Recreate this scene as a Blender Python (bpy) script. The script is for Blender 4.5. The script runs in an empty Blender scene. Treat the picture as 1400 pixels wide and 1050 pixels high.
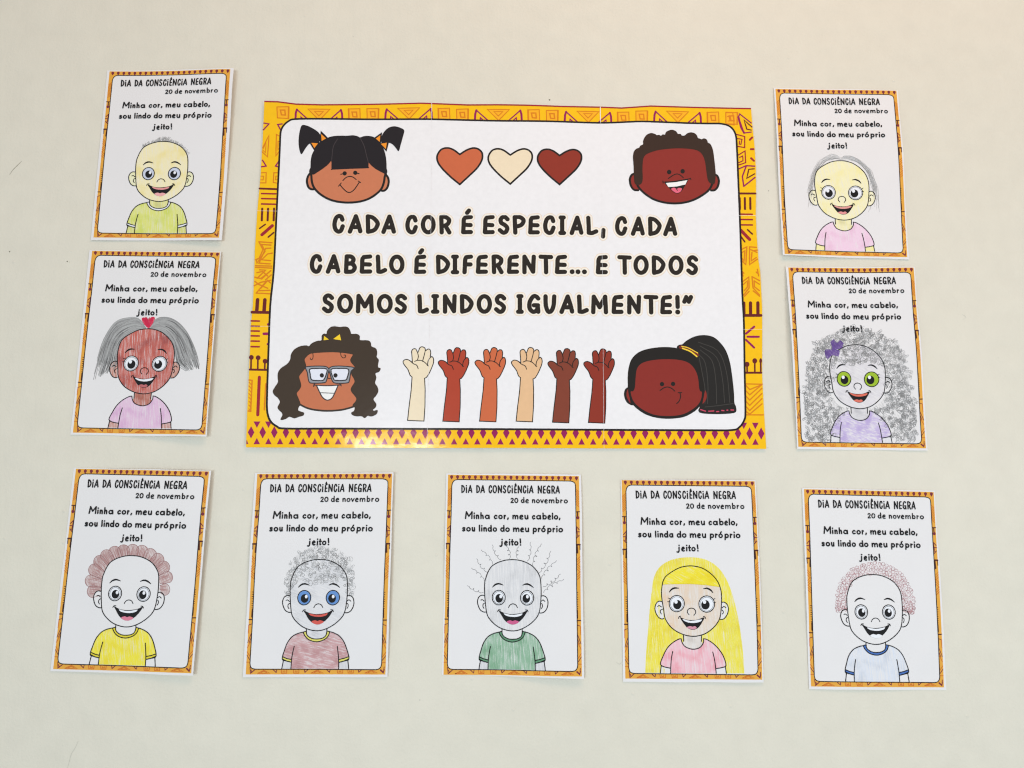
import bpy, bmesh, math, random
import numpy as np
from mathutils import Vector, Matrix, noise
from mathutils.geometry import tessellate_polygon

S = bpy.context.scene
COL = S.collection
# ------------------------------------------------------------------ camera
CAM_D, CAM_H, FPX = 1.1036, 1.5, 970.0          # metres from the wall, eye height, focal length in pixels of a 1400 px wide frame
PITCH, YAW, ROLL = 0.148332, -0.023054, -0.000307
R = Matrix.Rotation(YAW, 3, 'Z') @ Matrix.Rotation(PITCH, 3, 'X') @ Matrix.Rotation(ROLL, 3, 'Y')
cam = bpy.data.cameras.new('camera')
cam.sensor_width = 36.0
cam.lens = FPX / 1400 * 36
cam.clip_start, cam.clip_end = 0.05, 100
co = bpy.data.objects.new('camera', cam)
COL.objects.link(co)
co.matrix_world = Matrix.Translation((0, -CAM_D, CAM_H)) @ (R @ Matrix.Rotation(math.radians(90), 3, 'X')).to_4x4()
S.camera = co
# ------------------------------------------------------------------ light
W = bpy.data.worlds.new('World')
S.world = W
W.use_nodes = True
W.node_tree.nodes['Background'].inputs[0].default_value = (0.91, 0.985, 1.0, 1)
W.node_tree.nodes['Background'].inputs[1].default_value = 0.46

def lamp(name, loc, target, size, size_y, power, color, spread=180):
    l = bpy.data.lights.new(name, 'AREA')
    l.shape = 'RECTANGLE'
    l.spread = math.radians(spread)
    l.size, l.size_y, l.energy, l.color = size, size_y, power, color
    o = bpy.data.objects.new(name, l)
    COL.objects.link(o)
    o.location = loc
    o.rotation_euler = (Vector(target) - Vector(loc)).to_track_quat('-Z', 'Y').to_euler()
    return o
lamp('ceiling_light', (0.75, -1.35, 3.9), (0.35, 0, 1.8), 1.8, 0.8, 27, (1.0, 0.60, 0.37))
lamp('window_daylight', (-1.5, -3.4, 1.1), (0.45, 0, 1.35), 1.1, 0.9, 9.5, (0.72, 0.89, 1.0), 80)
lamp('low_right_fill', (2.5, -2.4, 1.0), (0.5, 0, 1.3), 1.3, 1.4, 28, (0.80, 0.92, 1.0))  # added cool fill, brightens the lower and right part of the wall
lamp('glare_lamp', (-0.50, -2.7, 1.79), (-0.15, 0, 1.57), 0.30, 0.20, 7.0, (1.0, 1.0, 1.0))  # small lamp added for the glare spot at the poster's lower left
S.view_settings.view_transform = 'Standard'
S.view_settings.look = 'None'
S.view_settings.exposure = 0.0
S.cycles.filter_width = 1.2
S.view_settings.gamma = 1.0
S.view_settings.use_curve_mapping = False

# ------------------------------------------------------------------ helpers: materials
MATS = {}

def lin(c):
    return tuple(((v / 255) / 12.92 if v <= 10 else ((v / 255 + 0.055) / 1.055) ** 2.4) for v in c)

PAPER = (231, 227, 227)

def base_mat(name, rough, coat):
    m = bpy.data.materials.new(name)
    m.use_nodes = True
    b = m.node_tree.nodes['Principled BSDF']
    b.inputs['Roughness'].default_value = rough
    b.inputs['Specular IOR Level'].default_value = 0.08 if coat else 0.2
    if coat:
        b.inputs['Coat Weight'].default_value = coat
        b.inputs['Coat Roughness'].default_value = 0.09
    return m, b, m.node_tree

def ink(name, rgb, gloss=False, var=0.05, scale=140.0):
    key = ('ink', name, gloss)
    if key in MATS:
        return MATS[key]
    m, b, nt = base_mat(name, 0.5 if gloss else 0.62, 0.6 if gloss else 0)
    c = lin(rgb)
    tc = nt.nodes.new('ShaderNodeTexCoord')
    n = nt.nodes.new('ShaderNodeTexNoise')
    n.inputs['Scale'].default_value = scale
    n.inputs['Detail'].default_value = 4
    nt.links.new(tc.outputs['Object'], n.inputs['Vector'])
    mx = nt.nodes.new('ShaderNodeMix')
    mx.data_type = 'RGBA'
    mx.inputs[6].default_value = tuple(v * (1 - var) for v in c) + (1,)
    mx.inputs[7].default_value = tuple(min(1, v * (1 + var)) for v in c) + (1,)
    nt.links.new(n.outputs['Fac'], mx.inputs[0])
    nt.links.new(mx.outputs[2], b.inputs['Base Color'])
    if gloss:                                        # tape and lamination: fine ripples in the coat
        n2 = nt.nodes.new('ShaderNodeTexNoise')
        n2.inputs['Scale'].default_value = 34
        n2.inputs['Detail'].default_value = 2
        nt.links.new(tc.outputs['Object'], n2.inputs['Vector'])
        bp = nt.nodes.new('ShaderNodeBump')
        bp.inputs['Strength'].default_value = 0.05
        bp.inputs['Distance'].default_value = 0.004
        nt.links.new(n2.outputs['Fac'], bp.inputs['Height'])
        nt.links.new(bp.outputs['Normal'], b.inputs['Coat Normal'])
    MATS[key] = m
    return m

def pencil(name, rgb, angle=0.0, cover=0.8, wid=1.6, length=22.0, dark=None, under=PAPER, patch=0.22):
    """coloured pencil hatching over white paper: streaks along an angle measured from the vertical"""
    key = ('pencil', name)
    if key in MATS:
        return MATS[key]
    m, b, nt = base_mat(name, 0.62, 0)
    N, L = nt.nodes, nt.links
    tc = N.new('ShaderNodeTexCoord')
    mp = N.new('ShaderNodeMapping')
    mp.inputs['Rotation'].default_value = (0, math.radians(angle), 0)
    sc = N.new('ShaderNodeVectorMath')
    sc.operation = 'MULTIPLY'
    sc.inputs[1].default_value = (1000 / wid, 1.0, 1000 / length)
    L.new(tc.outputs['Object'], mp.inputs['Vector'])
    L.new(mp.outputs['Vector'], sc.inputs[0])
    n1 = N.new('ShaderNodeTexNoise')
    n1.inputs['Scale'].default_value = 1.0
    n1.inputs['Detail'].default_value = 3.0
    n1.inputs['Roughness'].default_value = 0.6
    L.new(sc.outputs[0], n1.inputs['Vector'])
    n2 = N.new('ShaderNodeTexNoise')
    n2.inputs['Scale'].default_value = 48.0
    n2.inputs['Detail'].default_value = 2.0
    L.new(tc.outputs['Object'], n2.inputs['Vector'])
    n3 = N.new('ShaderNodeTexNoise')                 # paper grain
    n3.inputs['Scale'].default_value = 900.0
    L.new(tc.outputs['Object'], n3.inputs['Vector'])
    a = N.new('ShaderNodeMath'); a.operation = 'MULTIPLY_ADD'
    L.new(n2.outputs['Fac'], a.inputs[0]); a.inputs[1].default_value = patch
    L.new(n1.outputs['Fac'], a.inputs[2])
    g = N.new('ShaderNodeMath'); g.operation = 'MULTIPLY_ADD'
    L.new(n3.outputs['Fac'], g.inputs[0]); g.inputs[1].default_value = 0.22
    L.new(a.outputs[0], g.inputs[2])
    mid = 0.5 + 0.5 * patch + 0.11
    mr = N.new('ShaderNodeMapRange')
    mr.inputs['From Min'].default_value = mid - 0.12 - (cover - 0.5) * 0.30
    mr.inputs['From Max'].default_value = mid + 0.12 - (cover - 0.5) * 0.30
    mr.inputs['To Min'].default_value = max(0.0, cover - 0.55)
    mr.inputs['To Max'].default_value = min(1.0, cover + 0.08)
    L.new(g.outputs[0], mr.inputs['Value'])
    c = lin(rgb)
    d = lin(dark) if dark else tuple(v * 0.8 for v in c)
    mc = N.new('ShaderNodeMix'); mc.data_type = 'RGBA'
    mc.inputs[6].default_value = c + (1,)
    mc.inputs[7].default_value = d + (1,)
    md = N.new('ShaderNodeMapRange')
    md.inputs['From Min'].default_value = 0.48
    md.inputs['From Max'].default_value = 0.68
    L.new(n2.outputs['Fac'], md.inputs['Value'])
    L.new(md.outputs[0], mc.inputs[0])
    mx = N.new('ShaderNodeMix'); mx.data_type = 'RGBA'
    mx.inputs[6].default_value = lin(under) + (1,)
    L.new(mr.outputs[0], mx.inputs[0])
    L.new(mc.outputs[2], mx.inputs[7])
    L.new(mx.outputs[2], b.inputs['Base Color'])
    MATS[key] = m
    return m

# ------------------------------------------------------------------ helpers: plane geometry
RM = np.array(R)

def px(p, off=0.0):
    """where the photograph's point p lies on the wall plane (x, z in metres)"""
    d = RM @ np.array([(p[0] - 700) / FPX, 1.0, -(p[1] - 525) / FPX])
    t = (CAM_D - off) / d[1]
    return (float(t * d[0]), float(CAM_H + t * d[2]))

def crop(ox, oy, s, off=0.002):
    """points read in an enlarged crop of the photograph"""
    def f(p):
        return px((ox + p[0] / s, oy + p[1] / s), off)
    return f

def homography(src, dst):
    A, B = [], []
    for (x, y), (u, v) in zip(src, dst):
        A += [[x, y, 1, 0, 0, 0, -u * x, -u * y], [0, 0, 0, x, y, 1, -v * x, -v * y]]
        B += [u, v]
    h = np.linalg.solve(np.array(A), np.array(B))
    return np.append(h, 1).reshape(3, 3)

def apply(H, p):
    q = H @ np.array([p[0], p[1], 1.0])
    return (float(q[0] / q[2]), float(q[1] / q[2]))

def cr(pts, closed=False, n=6):
    """Catmull-Rom curve through the points"""
    P = [Vector((p[0], p[1])) for p in pts]
    k = len(P)
    if k < 3:
        return [tuple(p) for p in P]
    out = []
    for i in range(k if closed else k - 1):
        if closed:
            a, b, c, d = P[(i - 1) % k], P[i], P[(i + 1) % k], P[(i + 2) % k]
        else:
            b, c = P[i], P[i + 1]
            a = P[i - 1] if i else b * 2 - c
            d = P[i + 2] if i + 2 < k else c * 2 - b
        for j in range(n):
            t = j / n
            out.append(tuple(0.5 * ((2 * b) + (c - a) * t + (2 * a - 5 * b + 4 * c - d) * t * t + (3 * b - a - 3 * c + d) * t ** 3)))
    if not closed:
        out.append(tuple(P[-1]))
    return out

def ell(cx, cy, rx, ry, n=28, rot=0.0):
    c, s = math.cos(rot), math.sin(rot)
    return [(cx + rx * math.cos(a) * c - ry * math.sin(a) * s, cy + rx * math.cos(a) * s + ry * math.sin(a) * c)
            for a in [2 * math.pi * i / n for i in range(n)]]

def area2(p):
    return sum(p[i - 1][0] * p[i][1] - p[i][0] * p[i - 1][1] for i in range(len(p)))

DZ = 0.00006          # thickness of one printed layer
GRID = 0.012

class Print:
    """collects flat printed shapes lying on a gently waved sheet and links them as ONE mesh"""
    def __init__(self, hf, mp=None):
        self.h, self.mp = hf, mp or (lambda p: p)
        self.v, self.f, self.mi, self.mats, self.k = [], [], [], [], 0
    def slot(self, m):
        if m not in self.mats:
            self.mats.append(m)
        return self.mats.index(m)
    def add(self, verts, faces, z, m):
        o, s = len(self.v), self.slot(m)
        self.v += [(x, y, z) for x, y in verts]
        for f in faces:
            if area2([verts[i] for i in f]) < 0:
                f = f[::-1]
            self.f.append([i + o for i in f])
            self.mi.append(s)
    def fill(self, pts, layer, m, holes=(), raw=False):
        loops = [pts] + list(holes)
        if not raw:
            loops = [[self.mp(p) for p in l] for l in loops]
        flat = [p for l in loops for p in l]
        tris = tessellate_polygon([[Vector((p[0], p[1], 0)) for p in l] for l in loops])
        xs, ys = [p[0] for p in flat], [p[1] for p in flat]
        z = layer * DZ
        if max(max(xs) - min(xs), max(ys) - min(ys)) < 0.02:
            self.add(flat, [list(t) for t in tris], z, m)
            return self
        bm = bmesh.new()
        bv = [bm.verts.new((p[0], p[1], 0)) for p in flat]
        for t in tris:
            try:
                bm.faces.new([bv[i] for i in t])
            except ValueError:
                pass
        for ax, lo, hi in ((0, min(xs), max(xs)), (1, min(ys), max(ys))):
            g = math.floor(lo / GRID) + 1
            while g * GRID < hi:
                c, nn = [0, 0, 0], [0, 0, 0]
                c[ax], nn[ax] = g * GRID, 1
                bmesh.ops.bisect_plane(bm, geom=bm.verts[:] + bm.edges[:] + bm.faces[:], plane_co=c, plane_no=nn, dist=1e-7)
                g += 1
        bm.verts.index_update()
        self.add([(v.co.x, v.co.y) for v in bm.verts], [[v.index for v in f.verts] for f in bm.faces], z, m)
        bm.free()
        return self
    def stroke(self, pts, w, layer, m, closed=False, raw=False, cap=True, taper=None):
        p = [Vector(q if raw else self.mp(q)) for q in pts]
        q = [p[0]]
        for a in p[1:]:
            n = int((a - q[-1]).length / 0.01)
            b = q[-1].copy()
            for i in range(1, n + 1):
                q.append(b.lerp(a, i / (n + 1)))
            if (a - q[-1]).length > 2e-5:
                q.append(a)
        p = q
        if closed and (p[0] - p[-1]).length < 2e-5:
            p.pop()
        k = len(p)
        if k < 2:
            return self
        self.k += 1
        z = layer * DZ + (self.k * 0.6180339) % 1.0 * 0.00005
        vs, fs = [], []
        for i in range(k):
            a = p[i - 1] if (i or closed) else p[i]
            c = p[(i + 1) % k] if (i + 1 < k or closed) else p[i]
            d1, d2 = (p[i] - a), (c - p[i])
            d1 = d1.normalized() if d1.length > 0 else d2.normalized()
            d2 = d2.normalized() if d2.length > 0 else d1
            t = d1 + d2
            t = t.normalized() if t.length > 0.2 else d1
            ww = w / 2 / max(0.55, t.dot(d1))
            if taper:
                ww *= taper(i / max(1, k - 1))
            nrm = Vector((-t.y, t.x)) * ww
            vs += [tuple(p[i] + nrm), tuple(p[i] - nrm)]
        for i in range(k if closed else k - 1):
            j = (i + 1) % k
            fs.append([2 * i, 2 * i + 1, 2 * j + 1, 2 * j])
        if cap and not closed and not taper:
            for e, nb in ((0, 1), (k - 1, k - 2)):
                d = (p[e] - p[nb]).normalized()
                a0 = math.atan2(d.y, d.x)
                o = len(vs)
                arc = [tuple(p[e] + Vector((math.cos(a0 + a), math.sin(a0 + a))) * w / 2) for a in
                       [math.pi * (j / 6 - 0.5) for j in range(7)]]
                vs += arc
                fs.append(list(range(o, o + 7)))
        self.add(vs, fs, z, m)
        return self
    def blob_stroke(self, pts, w, layer, m):
        """a thick rounded line built of overlapping lozenges (no folds in tight bends)"""
        p = [Vector(self.mp(q)) for q in pts]
        for a, b in zip(p, p[1:]):
            d = b - a
            if d.length < 1e-6:
                continue
            t = math.atan2(d.y, d.x)
            ring = [(b.x + math.cos(t + x) * w / 2, b.y + math.sin(t + x) * w / 2) for x in [math.pi * (i / 10 - .5) for i in range(11)]]
            ring += [(a.x + math.cos(t + x) * w / 2, a.y + math.sin(t + x) * w / 2) for x in [math.pi * (i / 10 + .5) for i in range(11)]]
            self.k += 1
            self.add(ring, [list(range(22))], layer * DZ + (self.k * 0.6180339) % 1.0 * 0.00005, m)
    def dot(self, c, r, layer, m, ry=None, n=14):
        return self.fill(ell(c[0], c[1], r, ry or r, n), layer, m)
    def build(self, name, parent, label=None):
        ox, oz = parent_origin(parent)
        me = bpy.data.meshes.new(name)
        h = self.h
        me.from_pydata([(x - ox, -(h(x, y) + z), y - oz) for x, y, z in self.v], [], self.f)
        for m in self.mats:
            me.materials.append(m)
        me.polygons.foreach_set('material_index', self.mi)
        me.polygons.foreach_set('use_smooth', [True] * len(self.f))
        me.update()
        e = 0.0008
        nr = []
        for x, y, z in self.v:
            nr.append(Vector((-(h(x + e, y) - h(x - e, y)) / (2 * e), -1, -(h(x, y + e) - h(x, y - e)) / (2 * e))).normalized())
        me.normals_split_custom_set_from_vertices(nr)
        o = bpy.data.objects.new(name, me)
        COL.objects.link(o)
        o.parent = parent
        if label:
            o['label'] = label
        return o

def parent_origin(o):
    while o.parent:
        o = o.parent
    return o.location.x, o.location.z

def paper(name, parent, outline, hf, m, thick=0.00025):
    """a sheet of paper with a front, a back and cut edges"""
    pr = Print(hf)
    pr.fill(outline, 0, m, raw=True)
    ox, oz = parent_origin(parent)
    n = len(pr.v)
    fr = [Vector((x - ox, -hf(x, y), y - oz)) for x, y, z in pr.v]
    cnt = {}
    for f in pr.f:
        for i in range(len(f)):
            a, b = f[i], f[(i + 1) % len(f)]
            if (b, a) in cnt:
                del cnt[(b, a)]
            else:
                cnt[(a, b)] = 1
    bk = Vector((0, thick, 0))
    vs = fr + [v + bk for v in fr]
    fs = [list(f) for f in pr.f] + [[i + n for i in f[::-1]] for f in pr.f]
    e = 0.0008
    nr = [Vector((-(hf(x + e, y) - hf(x - e, y)) / (2 * e), -1, -(hf(x, y + e) - hf(x, y - e)) / (2 * e))).normalized() for x, y, z in pr.v]
    nr += [-v for v in nr]
    for a, b in cnt:
        o = len(vs)
        d = (fr[b] - fr[a])
        nn = Vector((d.z, 0, -d.x)).normalized()
        vs += [fr[a], fr[b], fr[b] + bk, fr[a] + bk]
        nr += [nn] * 4
        fs.append([o, o + 3, o + 2, o + 1])
    me = bpy.data.meshes.new(name)
    me.from_pydata([tuple(v) for v in vs], [], fs)
    me.materials.append(m)
    me.polygons.foreach_set('use_smooth', [True] * len(fs))
    me.update()
    me.normals_split_custom_set_from_vertices(nr)
    ob = bpy.data.objects.new(name, me)
    COL.objects.link(ob)
    ob.parent = parent
    return ob

def thing(name, label, cat, loc, group=None):
    o = bpy.data.objects.new(name, None)
    o.empty_display_size = 0.05
    COL.objects.link(o)
    o.location = loc
    o['label'], o['category'] = label, cat
    if group:
        o['group'] = group
    return o

# ------------------------------------------------------------------ hand lettering
EL = lambda cx, cy, rx, ry: ('o', ell(cx, cy, rx, ry, 20))
G = {
 'C': [[(.92, .76), (.78, .96), (.5, 1), (.2, .86), (.03, .5), (.12, .16), (.42, 0), (.74, .05), (.95, .34)]],
 'A': [('l', [(0, 0), (.3, .52), (.58, 1)]), ('l', [(.58, 1), (.82, .5), (1, .03)]), ('l', [(.25, .3), (.85, .3)])],
 'D': [('l', [(.05, 1), (.08, 0)]), [(.05, 1), (.5, .93), (.93, .64), (.95, .42), (.65, .12), (.08, 0)]],
 'O': [EL(.5, .5, .5, .5)], '0': [EL(.5, .72, .47, .72)],
 'R': [('l', [(.05, 1), (.1, 0)]), [(.05, 1), (.5, 1), (.92, .83), (.85, .6), (.5, .45), (.1, .42)], ('l', [(.5, .45), (.96, 0)])],
 'E': [('l', [(.95, 1), (.25, .96)]), [(.25, .96), (.1, .8), (.08, .45), (.03, .02)], ('l', [(.1, .5), (.92, .48)]), ('l', [(.03, .02), (.95, .03)])],
 'S': [[(.95, .86), (.7, .99), (.38, 1), (.12, .84), (.22, .62), (.6, .5), (.92, .3), (.76, .05), (.4, 0), (.03, .16)]],
 'P': [('l', [(.05, 1), (.12, 0)]), [(.05, 1), (.6, 1), (.98, .8), (.8, .53), (.4, .42), (.12, .42)]],
 'I': [('l', [(.1, 1), (.9, 1)]), ('l', [(.5, 1), (.5, 0)]), ('l', [(.02, 0), (.98, 0)])],
 'L': [('l', [(.05, 1), (.1, .5), (.12, .03)]), [(.12, .03), (.5, .02), (1, .13)]],
 'B': [('l', [(.1, 1), (.02, 0)]), [(.1, 1), (.6, .98), (.85, .8), (.65, .58), (.2, .52)], [(.4, .55), (.8, .48), (.98, .25), (.7, .03), (.02, 0)]],
 'F': [('l', [(.97, 1), (.3, .97)]), [(.3, .97), (.15, .8), (.1, .4), (.05, 0)], ('l', [(.12, .5), (.9, .5)])],
 'N': [('l', [(.05, 0), (.05, 1)]), ('l', [(.05, 1), (.9, .03)]), ('l', [(.9, .03), (.96, 1)])],
 'T': [('l', [(0, 1), (1, .98)]), ('l', [(.5, .98), (.53, 0)])],
 'M': [('l', [(.02, 0), (.06, 1)]), ('l', [(.06, 1), (.5, .32)]), ('l', [(.5, .32), (.92, 1)]), ('l', [(.92, 1), (.98, 0)])],
 'G': [[(.93, .86), (.7, 1), (.4, .97), (.08, .6), (.1, .2), (.45, 0), (.8, .12), (.88, .42)], ('l', [(.5, .42), (.9, .42)]), ('l', [(.88, .42), (.93, .0)])],
 'U': [[(.05, 1), (.08, .42), (.3, .03), (.62, .05), (.86, .4), (.93, 1)]],
 ',': [('l', [(.68, .22), (.25, -.2)])], '.': [('d', (.5, .04))],
 '!': [('l', [(.25, 1), (.5, .36)]), ('d', (.5, .03))],
 '"': [('l', [(.32, 1), (.1, .7)]), ('l', [(.88, 1), (.62, .7)])],
 # lower case: x height 1, ascender 1.75, descender -0.6
 'i': [('l', [(.5, 1), (.5, 0)]), ('d', (.55, 1.62))],
 'n': [('l', [(.05, 1), (.1, 0)]), [(.1, .6), (.42, 1), (.85, .85), (.95, 0)]],
 'h': [('l', [(.08, 1.75), (.1, 0)]), [(.1, .6), (.42, 1), (.85, .85), (.95, 0)]],
 'a': [EL(.43, .5, .43, .5), ('l', [(.88, 1), (.95, 0)])],
 'c': [[(.95, .82), (.6, 1), (.15, .75), (.05, .35), (.4, 0), (.95, .15)]],
 'o': [EL(.5, .5, .48, .5)],
 'r': [('l', [(.1, 1), (.15, 0)]), [(.15, .5), (.5, .95), (.95, .9)]],
 'm': [('l', [(.03, 1), (.05, 0)]), [(.05, .6), (.28, 1), (.47, .8), (.5, 0)], [(.5, .6), (.75, 1), (.94, .8), (.97, 0)]],
 'e': [[(.1, .44), (.5, .52), (.9, .68)], [(.9, .68), (.76, 1.0), (.4, 1.04), (.03, .58), (.16, .06), (.5, -.06), (.88, -.02)]],
 'u': [[(.03, 1.02), (.06, .35), (.35, -.02), (.75, .12), (.93, .5)], ('l', [(.93, 1.02), (.97, 0)])],
 'b': [('l', [(.08, 1.75), (.1, 0)]), EL(.54, .5, .43, .5)],
 'l': [('l', [(.45, 1.75), (.5, 0)])],
 's': [[(.93, .86), (.6, 1), (.2, .9), (.25, .6), (.7, .45), (.9, .2), (.5, 0), (.05, .1)]],
 'd': [EL(.42, .5, .42, .5), ('l', [(.86, 1.75), (.93, 0)])],
 'p': [('l', [(.12, 1), (.06, -.62)]), EL(.54, .5, .43, .5)],
 'j': [[(.75, 1), (.72, 0), (.45, -.45), (.05, -.4)], ('d', (.8, 1.62))],
 't': [[(.45, 1.6), (.45, .3), (.6, .02), (.8, .02)], ('l', [(.0, 1), (1, 1)])],
 'v': [('l', [(.03, 1), (.5, 0)]), ('l', [(.5, 0), (.97, 1)])],
 '2': [[(.05, 1.15), (.3, 1.42), (.75, 1.35), (.86, 1.0), (.5, .5), (.05, 0)], ('l', [(.05, 0), (.97, 0)])],
 'k': [('l', [(.5, .7), (.5, 0)]), ('d', (.5, .97))],     # the title's dotted capital i
}
G['Y'] = G['E'] + [('l', [(.25, 1.13), (.55, 1.28), (.8, 1.12)])]      # E with a circumflex
G['Z'] = G['E'] + [('l', [(.5, 1.27), (.72, 1.42)])]                   # E with an acute
G['z'] = G['o'] + [('l', [(.5, 1.4), (.75, 1.72)])]                    # o with an acute

def lettering(pr, spec, base, unit, w, layer, m, wm, fat=False, slant=0.0):
    """spec: (character, left, right) in crop units; base: ((x, y), (x, y)); unit: height of 1.0; w: pen width in crop units; wm: in metres"""
    (bx0, by0), (bx1, by1) = base
    for ch, x0, x1 in spec:
        for st in G[ch]:
            kind, pts = (st[0], st[1]) if isinstance(st, tuple) else ('c', st)
            single = [pts] if kind == 'd' else pts
            out = []
            for gx, gy in single:
                X = x0 + w / 2 + gx * max(1e-3, x1 - x0 - w) + slant * gy * unit
                by = by0 + (by1 - by0) * (X - bx0) / (bx1 - bx0)
                out.append((X, by - w / 2 - gy * (unit - w)))
            if kind == 'd':
                c = pr.mp(out[0])
                pr.fill(ell(c[0], c[1], wm * .58, wm * .58, 12), layer, m, raw=True)
            elif fat:
                pr.blob_stroke(out if kind == 'l' else cr(out + out[:1], False, 2) if kind == 'o' else cr(out, False, 4), wm, layer, m)
            elif kind == 'l':
                pr.stroke(out, wm, layer, m)
            elif kind == 'o':
                pr.stroke(cr(out, True, 2), wm, layer, m, closed=True)
            else:
                pr.stroke(cr(out, False, 5), wm, layer, m)

# ------------------------------------------------------------------ the wall
def wall_material():
    m, b, nt = base_mat('painted_plaster', 0.55, 0)
    b.inputs['Specular IOR Level'].default_value = 0.3
    N, L = nt.nodes, nt.links
    tc = N.new('ShaderNodeTexCoord')
    n1 = N.new('ShaderNodeTexNoise'); n1.inputs['Scale'].default_value = 2.2; n1.inputs['Detail'].default_value = 5
    n2 = N.new('ShaderNodeTexNoise'); n2.inputs['Scale'].default_value = 26; n2.inputs['Detail'].default_value = 6
    n3 = N.new('ShaderNodeTexNoise'); n3.inputs['Scale'].default_value = 240; n3.inputs['Detail'].default_value = 4
    for n in (n1, n2, n3):
        L.new(tc.outputs['Object'], n.inputs['Vector'])
    mx = N.new('ShaderNodeMix'); mx.data_type = 'RGBA'
    mx.inputs[6].default_value = lin((219, 213, 198)) + (1,)
    mx.inputs[7].default_value = lin((227, 220, 205)) + (1,)
    L.new(n1.outputs['Fac'], mx.inputs[0])
    mx2 = N.new('ShaderNodeMix'); mx2.data_type = 'RGBA'; mx2.blend_type = 'MULTIPLY'
    mx2.inputs[0].default_value = 1.0
    rp = N.new('ShaderNodeMapRange')
    rp.inputs['From Min'].default_value = 0.3; rp.inputs['From Max'].default_value = 0.7
    rp.inputs['To Min'].default_value = 0.975; rp.inputs['To Max'].default_value = 1.02
    L.new(n2.outputs['Fac'], rp.inputs['Value'])
    L.new(mx.outputs[2], mx2.inputs[6])
    L.new(rp.outputs[0], mx2.inputs[7])
    L.new(mx2.outputs[2], b.inputs['Base Color'])
    st = N.new('ShaderNodeVectorMath'); st.operation = 'MULTIPLY'      # brushed and rolled paint: upright streaks
    st.inputs[1].default_value = (1.0, 1.0, 0.22)
    L.new(tc.outputs['Object'], st.inputs[0])
    n4 = N.new('ShaderNodeTexNoise'); n4.inputs['Scale'].default_value = 95; n4.inputs['Detail'].default_value = 5
    L.new(st.outputs[0], n4.inputs['Vector'])
    n5 = N.new('ShaderNodeTexNoise'); n5.inputs['Scale'].default_value = 6.5; n5.inputs['Detail'].default_value = 3   # hollows left by the float
    L.new(tc.outputs['Object'], n5.inputs['Vector'])
    vo = N.new('ShaderNodeTexVoronoi'); vo.inputs['Scale'].default_value = 34                    # specks of grit under the paint
    L.new(tc.outputs['Object'], vo.inputs['Vector'])
    gr = N.new('ShaderNodeMapRange'); gr.inputs['From Min'].default_value = 0.0; gr.inputs['From Max'].default_value = 0.10
    gr.inputs['To Min'].default_value = 1.0; gr.inputs['To Max'].default_value = 0.0
    L.new(vo.outputs['Distance'], gr.inputs['Value'])
    cs = N.new('ShaderNodeSeparateColor')
    L.new(vo.outputs['Color'], cs.inputs[0])
    gt = N.new('ShaderNodeMath'); gt.operation = 'GREATER_THAN'; gt.inputs[1].default_value = 0.82
    L.new(cs.outputs[0], gt.inputs[0])
    gm = N.new('ShaderNodeMath'); gm.operation = 'MULTIPLY'
    L.new(gr.outputs[0], gm.inputs[0]); L.new(gt.outputs[0], gm.inputs[1])
    prev = None
    for src, k in ((n2, 1.2), (n3, 0.5), (n4, 0.55), (n5, 1.8)):
        ad = N.new('ShaderNodeMath'); ad.operation = 'MULTIPLY_ADD'
        L.new(src.outputs['Fac'], ad.inputs[0]); ad.inputs[1].default_value = k
        if prev:
            L.new(prev.outputs[0], ad.inputs[2])
        else:
            ad.inputs[2].default_value = 0
        prev = ad
    ad = N.new('ShaderNodeMath'); ad.operation = 'MULTIPLY_ADD'
    L.new(gm.outputs[0], ad.inputs[0]); ad.inputs[1].default_value = 0.9
    L.new(prev.outputs[0], ad.inputs[2])
    bp = N.new('ShaderNodeBump'); bp.inputs['Strength'].default_value = 0.5; bp.inputs['Distance'].default_value = 0.0016
    L.new(ad.outputs[0], bp.inputs['Height'])
    L.new(bp.outputs['Normal'], b.inputs['Normal'])
    return m

def build_wall():
    me = bpy.data.meshes.new('wall')
    bm = bmesh.new()
    bmesh.ops.create_cube(bm, size=1)
    bmesh.ops.scale(bm, vec=(6.4, 0.15, 3.1), verts=bm.verts)
    bm.to_mesh(me); bm.free()
    me.materials.append(wall_material())
    o = bpy.data.objects.new('wall', me)
    COL.objects.link(o)
    o.location = (0, 0.075, 1.55)
    o['kind'] = 'structure'
    o['label'] = 'plain cream plastered wall behind the poster and the paper sheets'
    o['category'] = 'wall'
    return o
WALL = build_wall()

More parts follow.
